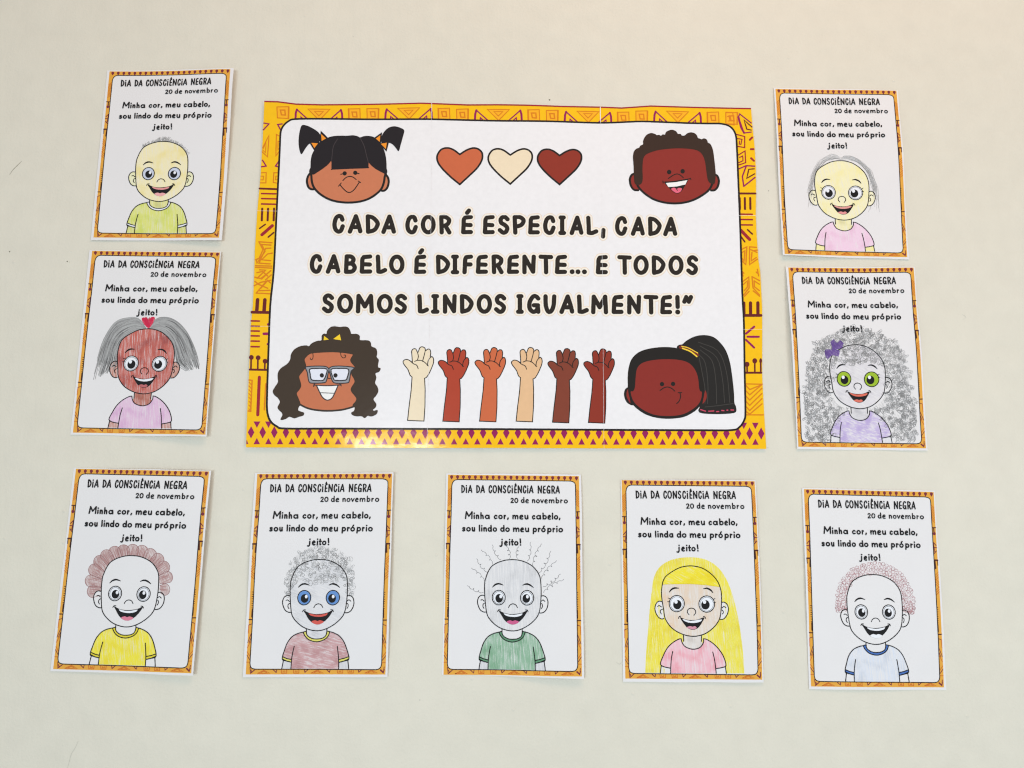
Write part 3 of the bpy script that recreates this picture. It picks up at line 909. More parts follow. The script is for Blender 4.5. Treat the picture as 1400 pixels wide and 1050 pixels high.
    loopo = [(135, 970), (152, 930), (146, 903), (122, 882), (106, 852), (128, 805), (110, 765), (75, 735), (60, 700), (80, 660), (108, 615), (106, 565), (110, 520), (140, 478), (195, 440), (224, 400), (232, 350), (260, 305), (310, 274), (370, 263), (402, 270), (430, 242), (480, 220), (523, 212), (526, 168), (545, 150), (570, 152), (578, 120), (605, 90), (645, 76), (690, 86), (745, 81), (778, 94), (795, 128), (805, 151), (858, 152), (884, 172), (886, 210), (960, 213), (988, 232), (996, 270), (1038, 290), (1050, 330), (1045, 370), (1065, 398), (1058, 440), (1060, 470), (1082, 482), (1068, 510), (1034, 525), (1041, 570), (1030, 620), (1054, 660), (1060, 700), (1040, 740), (1014, 775), (1041, 820), (1036, 850), (1010, 876), (1022, 889), (1054, 882), (1045, 915), (1000, 937), (962, 931), (935, 952), (906, 935), (860, 936), (822, 926), (809, 906), (834, 890), (842, 855), (822, 832), (850, 795), (855, 760), (812, 705), (806, 670), (838, 615), (834, 580), (811, 540), (812, 510), (843, 470), (806, 420), (801, 390), (823, 348), (790, 336), (700, 325), (620, 321), (500, 326), (415, 337), (372, 370), (356, 400), (371, 460), (345, 502), (311, 545), (306, 570), (324, 640), (310, 680), (282, 720), (300, 770), (318, 822), (302, 850), (296, 882), (320, 896), (352, 908), (345, 930), (310, 940), (265, 955), (215, 941), (180, 962)]
    hair('hair', M3, [loopo], 9, hw, F3, [[(438, 335), (441, 370), (430, 396), (416, 392), (414, 380)], [(703, 330), (708, 358), (728, 379), (750, 370), (748, 352), (735, 352)]], hw)
    bow = Print(hf, M3)
    for b in ([(545, 168), (590, 203), (541, 210)], [(632, 198), (695, 152), (708, 210)]):
        bow.fill(b, 10, I('bow_yellow', (250, 208, 40)))
    bow.build('hair_bow', F3)
    gl = Print(hf, M3)
    gd, gg, gw = I('frame_line', (52, 50, 54)), I('frame_grey', (150, 152, 158)), I('lens', (228, 229, 240))
    for o_, l_ in (([(368, 474), (390, 463), (480, 458), (560, 462), (592, 487), (585, 525), (568, 598), (545, 617), (440, 622), (402, 606), (386, 520)], [(410, 488), (480, 481), (570, 486), (565, 540), (542, 590), (510, 597), (440, 594), (420, 576), (413, 530)]),
                   ([(592, 487), (628, 461), (720, 458), (830, 470), (821, 490), (802, 512), (786, 600), (762, 619), (662, 622), (626, 602), (606, 540)], [(612, 491), (690, 481), (779, 489), (766, 570), (745, 593), (660, 595), (637, 580)])):
        oo, ll = cr(o_, True, 3), cr(l_, True, 3)
        gl.fill(oo, 10, gg); gl.stroke(oo, .0015, 10.7, gd, closed=True)
        gl.fill(ll, 11, gw); gl.stroke(ll, .0018, 11.7, gd, closed=True)
    gl.build('glasses', F3)
    for x in (525, 655):
        e = Print(hf, M3); e.fill(ell(x, 547, 20, 21), 13, blk); e.build('eye', F3)
    e = Print(hf, M3)
    mo = cr([(475, 646), (500, 700), (530, 755), (575, 784), (620, 765), (650, 710), (678, 646)], False, 4)
    e.fill(mo, 8, I('teeth', (244, 242, 240))); e.stroke(mo, .0016, 9, gd)
    e.stroke(cr([(445, 640), (580, 646), (708, 637)]), .0016, 9, gd); e.stroke([(510, 713), (637, 718)], .0011, 9, gd)
    e.stroke([(456, 628), (446, 654)], .0014, 9, gd); e.stroke([(697, 628), (710, 648)], .0014, 9, gd)
    e.build('mouth', F3)
    # girl with a ponytail
    M4 = crop(840, 445, 7.5, .003)
    hk = I('ponytail_black', (36, 32, 30))
    sk4 = I('deep_red_brown_skin', (140, 44, 36))
    Pn = Print(hf, M4)
    el = cr([(140, 632), (108, 660), (100, 710), (116, 768), (150, 804), (200, 806), (200, 640)], True, 4)
    Pn.fill(el, 6, blk); Pn.fill(cr([(140, 652), (126, 690), (131, 740), (166, 795), (150, 700)], True, 4), 7.5, sk4)
    hd_ = cr([(140, 640), (138, 520), (150, 420), (180, 340), (240, 280), (320, 245), (430, 225), (540, 220), (650, 232), (760, 270), (840, 340), (885, 430), (918, 600), (918, 690), (902, 780), (858, 850), (790, 902), (700, 941), (560, 956), (430, 945), (320, 910), (230, 850), (178, 790), (150, 710)], True, 4)
    Pn.fill(hd_, 8, blk)
    Pn.fill(cr([(215, 600), (222, 500), (235, 440), (270, 395), (330, 368), (430, 350), (560, 345), (680, 355), (760, 382), (810, 427), (845, 490), (862, 560), (870, 640), (882, 674), (898, 684), (888, 760), (850, 820), (780, 873), (690, 913), (560, 928), (430, 918), (330, 883), (242, 825), (192, 765), (168, 682), (195, 672), (210, 640)], True, 4), 9, sk4)
    Pn.fill(cr([(932, 665), (947, 700), (944, 750), (920, 790), (905, 798), (918, 730)], True, 4), 9, sk4)
    Pn.stroke(cr([(470, 665), (510, 638), (550, 630), (590, 645), (620, 672)]), .0015, 10, blk)
    F4 = Pn.build('child_face', T, 'girl with a high black ponytail')
    hair('ponytail', M4, [[(650, 234), (665, 202), (700, 195), (740, 160), (810, 121), (880, 104), (950, 104), (1020, 125), (1080, 175), (1130, 240), (1165, 320), (1190, 420), (1210, 560), (1224, 700), (1228, 795), (1243, 830), (1246, 880), (1200, 898), (1050, 905), (900, 896), (865, 870), (880, 820), (870, 600), (760, 300)]], 6.5, hk, F4,
         [[(860, 290), (930, 380), (960, 600), (955, 800)], [(880, 250), (1000, 360), (1040, 560), (1050, 800)], [(880, 210), (1050, 330), (1110, 560), (1130, 790)], [(860, 170), (1060, 260), (1150, 480), (1185, 790)], [(870, 330), (900, 480), (930, 650), (930, 800)], [(930, 835), (1060, 822), (1220, 800)]], I('strand_grey', (66, 62, 58)))
    tie = Print(hf, M4)
    ty, tr = I('tie_yellow', (250, 210, 60)), I('tie_red', (120, 44, 34))
    tie.stroke(cr([(680, 222), (740, 232), (800, 262), (850, 300)]), .0056, 10, tr)
    tie.stroke(cr([(690, 213), (760, 230), (855, 282)]), .0014, 11, ty); tie.stroke(cr([(700, 234), (780, 266), (846, 318)]), .0022, 11, ty)
    tie.build('hair_tie', F4)
    tie = Print(hf, M4)
    for a in ([(885, 862), (935, 878)], [(968, 879), (1020, 876)], [(1048, 883), (1070, 882)], [(1102, 871), (1123, 873)], [(1153, 868), (1163, 868)], [(1195, 866), (1222, 867)]):
        tie.stroke(a, .0018, 11, I('pink_beads', (206, 72, 98)))
    tie.build('bead_row', F4)
    for x, y in ((490, 600), (603, 598)):
        e = Print(hf, M4); e.fill(ell(x, y, 22, 22), 10, blk); e.build('eye', F4)
    e = Print(hf, M4); e.stroke(cr([(674, 690), (680, 730), (665, 775), (640, 800)]), .0014, 10, blk); e.stroke([(655, 688), (692, 688)], .0014, 10, blk); e.build('mouth', F4)
    # ---- pale joints where the pages meet
    for s, w in ((SEAM_V1, .0004), (SEAM_V2, .00035), (SEAM_H1, .0004), (SEAM_H2, .0003)):
        e = Print(hf, off)
        e.stroke(cr(s, False, 6), w, 11.5, I('page_edge', (240, 236, 236)), cap=False)
        if s is SEAM_V1 or s is SEAM_V2:                 # in the printed top edge the cut shows as a white sliver
            t = s[0]
            e.stroke([(t[0], t[1] + .5), (t[0] + .1, t[1] + 21)], .0013 if s is SEAM_V2 else .0008, 11.2, I('page_edge', (240, 236, 236)), cap=False)
        e.build('page_joint', T)
    return T
build_poster()

# ------------------------------------------------------------------ the nine coloured sheets
UNIT = [(0, 0), (1, 0), (1, 1), (0, 1)]
SRC = [(612.6, 649.0), (791.3, 650.9), (795.0, 923.6), (606.2, 922.9)]       # the printed frame of the sheet the drawing was read from
SRC_H = homography([px(p, 0.002) for p in SRC], UNIT)
GSRC_H = homography([px(p, 0.002) for p in [(850.0, 656.4), (1031.0, 657.9), (1041.7, 929.0), (855.1, 927.9)]], UNIT)

def z(ox, oy, s, *pts):
    return [(ox + x / s, oy + y / s) for x, y in pts]

SHEETS = []

def sheet_height(c, hx, hz, lifts, seed, crease=None):
    rnd = random.Random(seed)
    a = [(rnd.uniform(.0003, .0006), rnd.uniform(12, 30), rnd.uniform(-14, 14), rnd.uniform(0, 6.3)) for _ in range(3)]
    def h(x, zz):
        u, v = x - c[0], zz - c[1]
        r = 0.0012
        for A, k, l, p in a:
            r += A * math.sin(k * u + l * v + p)
        for (lu, lv, rad, amp) in lifts:
            d = math.hypot(u - lu * hx, v - lv * hz) / rad
            if d < 1:
                r += amp * (1 - d) ** 2 * (1 + 2 * d)
        if crease:
            (x0, z0), (x1, z1), amp, wd = crease
            dx, dz = x1 - x0, z1 - z0
            L = math.hypot(dx, dz)
            t = ((x - x0) * dx + (zz - z0) * dz) / L / L
            if -0.15 < t < 1.15:
                dd = abs((x - x0) * dz - (zz - z0) * dx) / L
                r += amp * math.exp(-(dd / wd) ** 2) * max(0, 1 - (2 * t - 1) ** 2 * 0.8)
        return max(r, 0.0004)
    return h

FR = crop(600, 640, 7.0)
FB = crop(600, 780, 7.0)
FG = crop(850, 780, 7.0)

def make_sheet(spec):
    corners, frame = spec['paper'], spec['frame']
    pc = [px(p, 0.0015) for p in corners]
    c = (sum(p[0] for p in pc) / 4, sum(p[1] for p in pc) / 4)
    T = thing('coloring_sheet', spec['label'], 'colouring sheet', (c[0], 0, c[1]), 'colouring sheets hung around the poster')
    hf = sheet_height(c, .105, .148, spec['lifts'], spec['seed'], spec.get('crease'))
    white = ink('sheet_paper', PAPER, var=.02, scale=22)
    outl = []
    rnd = random.Random(spec['seed'] + 50)
    for i in range(4):                              # scissor-cut edges: almost straight
        a, b = Vector(pc[i]), Vector(pc[(i + 1) % 4])
        n = Vector((-(b - a).y, (b - a).x)).normalized()
        for k in range(5):
            outl.append(tuple(a.lerp(b, k / 5) + n * (rnd.uniform(-.0005, .0005) if k else 0)))
    paper('paper', T, outl, hf, white)
    DST = homography(UNIT, [px(p, 0.002) for p in frame])
    FF = DST @ SRC_H
    GG = DST @ GSRC_H
    ma = lambda p: apply(FF, FR(p))
    mb = lambda p: apply(FF, FB(p))
    girl = spec['girl']
    mg = (lambda p: apply(GG, FG(p))) if girl else mb
    black = ink('sheet_black', (24, 22, 24))
    # ---- printed border
    yo = ink('sheet_border_orange', (230, 166, 66))
    od, pu, br = ink('sheet_border_rust', (206, 110, 40)), ink('sheet_border_plum', (122, 44, 58)), ink('sheet_border_brown', (84, 40, 28))
    B = Print(hf, ma)
    for i in range(22):
        x, y = 122 + 56.85 * i, 84 + .55 * i
        B.fill([(x + 15 * math.cos(t), y - 2 + 15 * math.sin(t)) for t in [math.pi * (.8 + 1.4 * k / 8) for k in range(9)]] + [(x, y + 26)], 2, pu)
    def bs(mp_, pts, w, m):
        B.mp = mp_
        yo_ = 0 if mp_ is ma else 980                      # keep the pattern inside the printed frame
        q = []
        for x, y in pts:
            f = (y + yo_) / 1980
            q.append((min(max(x, 90 - 45 * f), 1338 + 24 * f), min(y, 998 if yo_ else 2000)))
        B.stroke(q, w, 2, m)
    for s in (0, 1):
        X = (lambda x: x) if s == 0 else (lambda x: 1424 - x)
        XB = (lambda x: x) if s == 0 else (lambda x: 1408 - x)
        dyA = 0 if s == 0 else 8
        for y in range(195, 350, 16):
            bs(ma, [(X(88), y + 22 + dyA), (X(116), y - 4 + dyA)], .0009, od)
        bs(ma, [(X(80), 408 + dyA), (X(112), 410 + dyA)], .0016, br)
        bs(ma, [(X(100), 410 + dyA), (X(98), 470 + dyA)], .0018, br)
        B.mp = ma; B.fill(ell(X(97), 466 + dyA, 14, 16, 12), 2.4, pu)
        for a, b in (((112, 548), (84, 580)), ((80, 600), (110, 600)), ((110, 560), (100, 640)), ((84, 632), (108, 660))):
            bs(ma, [(X(a[0]), a[1] + dyA), (X(b[0]), b[1] + dyA)], .0013, pu)
        bs(ma, [(X(72), 722 + dyA), (X(106), 722 + dyA), (X(100), 800 + dyA)], .0024, br)
        bs(ma, [(X(72), 722 + dyA), (X(74), 770 + dyA)], .0013, br)
        for k in range(9):
            y = 850 + 24 * k
            d = 1 if (k // 3) % 2 else -1
            bs(ma, [(X(64) - 8 * s, y + 14 * d + dyA), (X(94) - 8 * s, y - 14 * d + dyA)], .001, od)
        for k in range(8):
            bs(mb, [(XB(80), 200 + 22 * k + dyA), (XB(94), 202 + 22 * k + dyA)], .0011, br)
        bs(mb, [(XB(88), 370 + dyA), (XB(86), 440 + dyA)], .0026, br)
        bs(mb, [(XB(54), 466 + dyA), (XB(92), 468 + dyA)], .0016, br)
        for a, b in (((82, 510), (56, 520)), ((56, 520), (52, 600)), ((50, 690), (84, 600)), ((66, 690), (84, 640)), ((48, 780), (82, 830)), ((48, 812), (76, 856)), ((44, 880), (80, 880)), ((50, 740), (80, 680))):
            bs(mb, [(XB(a[0]), a[1] + dyA), (XB(b[0]), b[1] + dyA)], .0010, pu if a[1] % 20 else od)
    for x in (215, 720, 1230):
        bs(mb, [(x - 58, 990), (x, 960), (x + 58, 990), (x - 58, 990)], .0011, od)
        bs(mb, [(x - 28, 984), (x, 970), (x + 28, 984)], .0010, od)
        for s in (-1, 1):
            bs(mb, [(x + s * 88, 956), (x + s * 116, 982), (x + s * 122, 956)], .0012, pu)
    for x in (405, 520, 935, 1035):
        bs(mb, [(x - 26, 958), (x - 22, 990), (x + 26, 990), (x + 26, 958)], .0011, od)
        bs(mb, [(x - 8, 966), (x - 8, 978), (x + 10, 978), (x + 8, 966)], .0010, od)
    for x, s in ((82, 1), (1350, -1)):
        bs(mb, [(x, 930), (x + 6 * s, 990), (x + 36 * s, 962)], .0012, pu)
    B.mp = ma
    ins = [ma(p) for p in cr([(124, 170), (132, 140), (150, 118), (178, 110)], False, 4)[:-1] + [(178, 110), (1255, 124)]]
    ins += [ma(p) for p in cr([(1255, 124), (1284, 132), (1302, 150), (1306, 182)], False, 4)[1:]]
    ins += [mb(p) for p in [(1318, 300), (1322, 600), (1325, 900)] + cr([(1325, 900), (1318, 930), (1300, 950), (1270, 957)], False, 4)[1:]]
    ins += [mb(p) for p in [(700, 953), (135, 949)] + cr([(135, 949), (105, 942), (88, 925), (81, 893)], False, 4)[1:] + [(90, 500), (98, 100)]] + [ma(p) for p in [(106, 800), (116, 500)]]
    B.fill([apply(DST, p) for p in UNIT], 1, yo, holes=[ins[::-1]], raw=True)
    B.fill(ins, 3, white, raw=True)
    B.stroke(ins, .0013, 4, black, closed=True, raw=True)
    B.build('border_print', T)
    # ---- lettering
    P_ = Print(hf, ma)
    lettering(P_, [('D', 214, 251), ('k', 256, 272), ('A', 277, 320), ('D', 357, 396), ('A', 397, 440), ('C', 475, 511), ('O', 514, 556), ('N', 563, 606), ('S', 611, 645), ('C', 653, 690), ('k', 695, 709), ('Y', 720, 747), ('N', 753, 797), ('C', 803, 838), ('k', 842, 858), ('A', 860, 905), ('N', 944, 987), ('E', 994, 1023), ('G', 1028, 1068), ('R', 1074, 1111), ('A', 1113, 1156)],
              ((214, 238), (1156, 245)), 77, 10.5, 11, black, .0019)
    P_.build('title_lettering', T)
    P_ = Print(hf, ma)
    lettering(P_, [('2', 684, 719), ('0', 721, 761), ('d', 784, 821), ('e', 826, 863), ('n', 889, 923), ('o', 928, 966), ('v', 968, 1004), ('e', 1007, 1043), ('m', 1049, 1106), ('b', 1114, 1151), ('r', 1158, 1184), ('o', 1193, 1241 - 8)],
              ((684, 334), (1240, 338)), 38, 10, 11, black, .00165)
    P_.build('date_lettering', T)
    P_ = Print(hf, ma)
    lettering(P_, [('M', 248, 323)], ((248, 487), (1160, 492)), 75, 12, 11, black, .0021, slant=.08)
    lettering(P_, [('i', 330, 347), ('n', 353, 388), ('h', 395, 431), ('a', 440, 490), ('c', 525, 562), ('o', 568, 611), ('r', 618, 643), (',', 650, 672), ('m', 701, 762), ('e', 768, 810), ('u', 817, 857), ('c', 889, 923), ('a', 930, 980), ('b', 987, 1032), ('e', 1037, 1074), ('l', 1078, 1094), ('o', 1098, 1140), (',', 1143, 1164)],
              ((248, 487), (1160, 492)), 43, 12, 11, black, .0021)
    lettering(P_, [('s', 221, 256), ('o', 262, 306), ('u', 314, 348), ('l', 380, 398), ('i', 403, 419), ('n', 424, 462), ('d', 467, 510), ('a' if spec['linda'] else 'o', 515, 557), ('d', 587, 632), ('o', 635, 679), ('m', 707, 772), ('e', 777, 816), ('u', 823, 864), ('p', 895, 938), ('r', 944, 974), ('z', 977, 1021), ('p', 1033, 1077), ('r', 1084, 1112), ('i', 1118, 1136), ('o', 1141, 1186)],
              ((221, 606), (1186, 614)), 43, 12, 11, black, .0021)
    lettering(P_, [('j', 578, 617), ('e', 624, 661), ('i', 668, 685), ('t', 688, 717), ('o', 719, 761)], ((578, 738), (790, 740)), 43, 12, 11, black, .0021)
    lettering(P_, [('!', 768, 794)], ((578, 740), (790, 741)), 70, 12, 11, black, .0021)
    P_.build('message_lettering', T)
    # ---- the child
    skin, shirt = spec.get('skin', white), spec['shirt']
    earm, neckm, armm = spec.get('ears', white), spec.get('neck', white), spec.get('arms', white)
    LW = .00138
    D = Print(hf, mg)
    if girl:
        head = [(383, 160), (395, 100), (425, 50), (495, 0), (570, -35), (664, -46), (750, -30), (810, 0), (870, 50), (915, 110), (940, 180), (948, 250), (946, 330), (940, 410), (925, 470), (885, 530), (830, 580), (770, 612), (690, 628), (610, 618), (540, 590), (480, 550), (435, 495), (410, 440), (400, 370), (388, 300), (380, 230)]
        el, er = [(385, 297), (355, 293), (330, 315), (317, 360), (328, 410), (355, 450), (385, 463), (403, 458)], [(948, 302), (975, 300), (1003, 325), (1013, 370), (1000, 420), (970, 458), (938, 465)]
        marks = [[(342, 345), (358, 335), (380, 348)], [(390, 370), (372, 378), (368, 395), (378, 415)], [(990, 352), (970, 340), (952, 355)], [(942, 372), (960, 380), (965, 400), (955, 412)], [(642, 422), (627, 400), (632, 372), (660, 358), (692, 368), (705, 398), (688, 427)]]
        brows = [[(452, 208), (475, 180), (505, 166), (545, 168)], [(774, 172), (810, 168), (845, 185), (868, 212)]]
        eyes = [(525, 315, 72, 78, 530, 325, 517, 298), (808, 318, 74, 78, 796, 325, 787, 298)]
        lashes = [[(466, 273), (444, 262)], [(458, 297), (438, 297)], [(866, 278), (886, 264)], [(874, 300), (892, 301)]]
        mouth = [(555, 445), (600, 464), (660, 472), (720, 468), (786, 445), (765, 495), (730, 545), (680, 566), (630, 550), (590, 505)]
        teeth = [(582, 463), (660, 480), (760, 465), (745, 488), (690, 500), (640, 497), (602, 483)]
        tongue = [(620, 545), (650, 530), (675, 536), (698, 530), (714, 547), (680, 562)]
        ticks = [[(542, 457), (548, 441), (563, 436)], [(798, 456), (791, 441), (777, 436)]]
        neck = [(590, 610), (592, 675), (580, 690), (610, 730), (680, 752), (745, 735), (772, 695), (760, 675), (760, 610)]
        necklines = [[(590, 618), (592, 676)], [(760, 620), (760, 676)]]
        shirt_o = [(590, 648), (540, 658), (480, 695), (430, 750), (395, 820), (370, 895), (410, 922), (465, 933), (468, 981), (900, 983), (900, 937), (960, 925), (994, 905), (970, 820), (925, 750), (870, 695), (810, 658), (775, 648), (780, 690), (745, 735), (680, 752), (610, 730), (576, 690), (568, 652)]
        sl = [[(568, 652), (540, 658), (480, 695), (430, 750), (395, 820), (370, 895), (410, 922), (465, 933)], [(487, 775), (475, 840), (470, 900), (467, 980)], [(780, 650), (812, 658), (870, 695), (925, 750), (970, 820), (994, 905), (960, 925), (900, 937)], [(868, 778), (885, 850), (895, 920), (902, 982)], [(568, 652), (578, 690), (610, 730), (680, 752), (745, 735), (778, 690), (781, 652)]]
        arms = [([(378, 908), (410, 922), (465, 933), (467, 980), (370, 979)], [(378, 908), (370, 979)]), ([(900, 937), (960, 925), (987, 912), (999, 983), (902, 982)], [(987, 912), (999, 983)])]
        collar, cuffs = None, []
    else:
        head = [(440, 110), (450, 70), (470, 15), (500, -35), (535, -62), (575, -82), (640, -101), (705, -106), (780, -98), (850, -72), (905, -35), (945, 15), (968, 70), (976, 150), (977, 230), (973, 300), (965, 370), (945, 430), (905, 480), (850, 525), (780, 562), (710, 577), (640, 568), (570, 540), (510, 492), (470, 440), (455, 390), (447, 330), (440, 250), (437, 180)]
        el, er = [(437, 240), (410, 237), (385, 252), (370, 290), (375, 330), (395, 375), (425, 396), (452, 398)], [(976, 243), (1000, 238), (1028, 255), (1042, 295), (1037, 345), (1015, 385), (985, 402), (962, 402)]
        marks = [[(402, 283), (418, 280), (434, 294)], [(441, 310), (425, 322), (422, 345), (432, 362)], [(1013, 292), (995, 279), (980, 290)], [(972, 311), (986, 318), (990, 340), (980, 361)], [(667, 353), (680, 330), (706, 317), (735, 326), (751, 352)]]
        brows = [[(512, 160), (540, 134), (575, 125), (617, 138)], [(800, 138), (835, 126), (870, 135), (905, 161)]]
        eyes = [(573, 258, 62, 70, 577, 265, 592, 247), (843, 258, 63, 70, 836, 265, 846, 247)]
        lashes = []
        mouth = [(572, 380), (620, 403), (680, 415), (740, 412), (800, 400), (847, 378), (822, 430), (785, 475), (740, 508), (706, 517), (665, 505), (625, 470), (597, 425)]
        teeth = [(622, 409), (680, 421), (740, 420), (797, 407), (785, 428), (740, 441), (690, 441), (642, 430)]
        tongue = [(650, 487), (682, 475), (706, 482), (730, 475), (766, 488), (745, 507), (708, 516), (670, 507)]
        ticks = [[(562, 392), (572, 376), (590, 376)], [(853, 392), (845, 376), (828, 374)]]
        neck = [(604, 560), (605, 605), (620, 630), (660, 652), (705, 657), (755, 650), (790, 624), (798, 604), (797, 558)]
        necklines = [[(604, 562), (606, 604)], [(797, 560), (798, 604)]]
        shirt_o = [(605, 582), (575, 590), (520, 605), (470, 635), (430, 690), (405, 760), (385, 850), (425, 870), (470, 882), (470, 945), (922, 947), (920, 885), (970, 872), (1016, 850), (990, 750), (960, 680), (920, 630), (870, 600), (825, 585), (798, 580), (798, 604), (790, 624), (755, 650), (705, 657), (660, 652), (620, 630)]
        sl = [[(602, 582), (575, 590), (520, 605), (470, 635), (430, 690), (405, 760), (385, 850), (425, 870), (470, 882)], [(494, 728), (482, 790), (474, 850), (470, 945)], [(798, 580), (825, 585), (870, 600), (920, 630), (960, 680), (990, 750), (1016, 850), (970, 872), (920, 885)], [(902, 728), (912, 800), (920, 870), (922, 946)]]
        arms = [([(398, 860), (425, 870), (470, 882), (470, 945), (384, 944)], [(398, 858), (384, 944)]), ([(920, 885), (970, 872), (1005, 858), (1016, 947), (922, 946)], [(1005, 858), (1017, 947)])]
        co_, ci_ = [(575, 590), (592, 626), (632, 665), (702, 684), (770, 666), (810, 630), (826, 585)], [(604, 584), (608, 610), (625, 632), (662, 652), (705, 657), (755, 650), (788, 626), (799, 582)]
        collar = (co_, ci_)
        cuffs = [[(385, 850), (425, 870), (470, 882), (473, 857), (430, 847), (390, 830)], [(1016, 850), (970, 872), (920, 885), (918, 857), (970, 845), (1011, 829)]]
    hcur = cr(head, True, 4)
    D.fill(hcur, 6, skin)
    D.stroke(hcur, LW, 8, black, closed=True)
    for m_ in marks:
        D.stroke(cr(m_, False, 4), LW * .9, 8, black)
    H = D.build('head', T)
    for e in (el, er):
        E_ = Print(hf, mg)
        ec = cr(e, False, 4)
        E_.fill(ec, 5.6, earm); E_.stroke(ec, LW, 7.2, black); E_.build('ear', H)
    for b in brows:
        E_ = Print(hf, mg)
        E_.stroke(cr(b, False, 5), .0021, 8, black, taper=lambda t: .25 + .95 * math.sin(math.pi * min(.96, max(.04, t))) ** .7); E_.build('eyebrow', H)
    wh = ink('eye_white', (238, 238, 243), var=.01)
    iris = spec.get('iris', wh)
    for k, (x, y, rx, ry, qx, qy, hx_, hy_) in enumerate(eyes):
        E_ = Print(hf, mg)
        E_.fill(ell(x, y, rx, ry), 8, spec.get('eyeball', wh))
        E_.fill(ell(x, y + 1, rx - 12, ry - 12), 8.8, iris)
        E_.stroke(ell(x, y, rx, ry), LW * .95, 9.4, black, closed=True)
        E_.stroke(ell(x, y + 1, rx - 12, ry - 12), .0005, 9.4, black if spec.get('ring', True) else iris, closed=True)
        E_.fill(ell(qx, qy, 40 if girl else 36, 45 if girl else 42), 10.2, black)
        E_.fill(ell(hx_, hy_, 16 if girl else 13, 18 if girl else 17), 11, wh)
        for l in lashes[2 * k:2 * k + 2]:
            E_.stroke(l, .0010, 9.4, black)
        E_.build('eye', H)
    E_ = Print(hf, mg)
    E_.fill(cr(mouth, True, 3), 8, black)
    E_.fill(cr(teeth, True, 3), 9, spec.get('teeth', wh))
    E_.fill(cr(tongue, True, 3), 9, spec['tongue'])
    for t in ticks:
        E_.stroke(cr(t, False, 4), LW * .9, 8.5, black)
    E_.build('mouth', H)
    N_ = Print(hf, mg)
    N_.fill(neck, 5, neckm)
    for n in necklines:
        N_.stroke(n, LW, 7, black)
    N_.build('neck', T)
    for a, l in arms:
        A_ = Print(hf, mg)
        A_.fill(a, 5, armm); A_.stroke(l, LW, 7, black); A_.build('arm', T)
    Sx = Print(hf, mg)
    Sx.fill(shirt_o, 5.5, shirt)
    for l in sl:
        Sx.stroke(cr(l, False, 4) if len(l) < 8 else l[:1] + cr(l, False, 4)[1:], LW, 8, black)
    SH = Sx.build('shirt', T)
    if collar:
        C_ = Print(hf, mg)
        a, b = cr(collar[0], False, 4), cr(collar[1], False, 4)
        C_.fill(a + b[::-1], 6.3, spec['trim'])
        C_.stroke(a, LW, 8, black); C_.stroke(b, LW, 8, black)
        C_.build('collar', SH)
        for cu in cuffs:
            C_ = Print(hf, mg)
            C_.fill(cu, 6.3, spec['trim']); C_.stroke(cu[:3], LW, 8, black); C_.stroke(cu[3:], LW, 8, black)
            C_.build('cuff', SH)
    spec['hair'](T, hf, mg, head)
    return T

def path_at(path, t):
    f = t * (len(path) - 1)
    i = min(int(f), len(path) - 2)
    f -= i
    return (path[i][0] + (path[i + 1][0] - path[i][0]) * f, path[i][1] + (path[i + 1][1] - path[i][1]) * f)

def inside(p, poly):
    r = False
    for i in range(len(poly)):
        (x0, y0), (x1, y1) = poly[i - 1], poly[i]
        if (y0 > p[1]) != (y1 > p[1]) and p[0] < (x1 - x0) * (p[1] - y0) / (y1 - y0) + x0:
            r = not r
    return r

def lead(n, rgb):
    return ink('pencil_' + n, rgb, var=.18, scale=600)

def curl(rnd, c, r, turns):
    a0, e, rot = rnd.uniform(0, 6.3), rnd.uniform(.6, 1), rnd.uniform(0, 3.1)
    dx, dy = rnd.uniform(-.5, .5) * r, rnd.uniform(-.5, .5) * r
    n = int(turns * 9)
    pts = []
    for i in range(n + 1):
        a = a0 + turns * 6.283 * i / n
        k = r * rnd.uniform(.88, 1.12)
        x, y = k * math.cos(a), k * e * math.sin(a)
        pts.append((c[0] + x * math.cos(rot) - y * math.sin(rot) + dx * i / n, c[1] + x * math.sin(rot) + y * math.cos(rot) + dy * i / n))
    return pts

def scribble(rnd, c, r, loops, heading=None):
    """a loose chain of pencil loops wandering away from c"""
    a, h = rnd.uniform(0, 6.3), rnd.uniform(0, 6.3) if heading is None else heading
    x, y = c
    sgn = rnd.choice((-1, 1))
    ra, e, rot = r, rnd.uniform(.55, .95), rnd.uniform(0, 3.1)
    pts = []
    for i in range(int(loops * 8) + 1):
        if i % 8 == 0:
            ra = r * rnd.uniform(.6, 1.25)
            e += rnd.uniform(-.15, .15)
            e = min(1, max(.45, e))
            h += rnd.uniform(-.7, .7)
        a += sgn * 6.283 / 8 * rnd.uniform(.8, 1.2)
        x += math.cos(h) * r * .13
        y += math.sin(h) * r * .13
        u, v = ra * math.cos(a), ra * e * math.sin(a)
        pts.append((x + u * math.cos(rot) - v * math.sin(rot), y + u * math.sin(rot) + v * math.cos(rot)))
    return cr(pts, False, 2)

def grid_points(rnd, poly, step):
    xs, ys = [p[0] for p in poly], [p[1] for p in poly]
    out = []
    y = min(ys)
    while y < max(ys):
        x = min(xs)
        while x < max(xs):
            q = (x + rnd.uniform(-.6, .6) * step, y + rnd.uniform(-.6, .6) * step)
            if inside(q, poly):
                out.append(q)
            x += step
        y += step
    return out

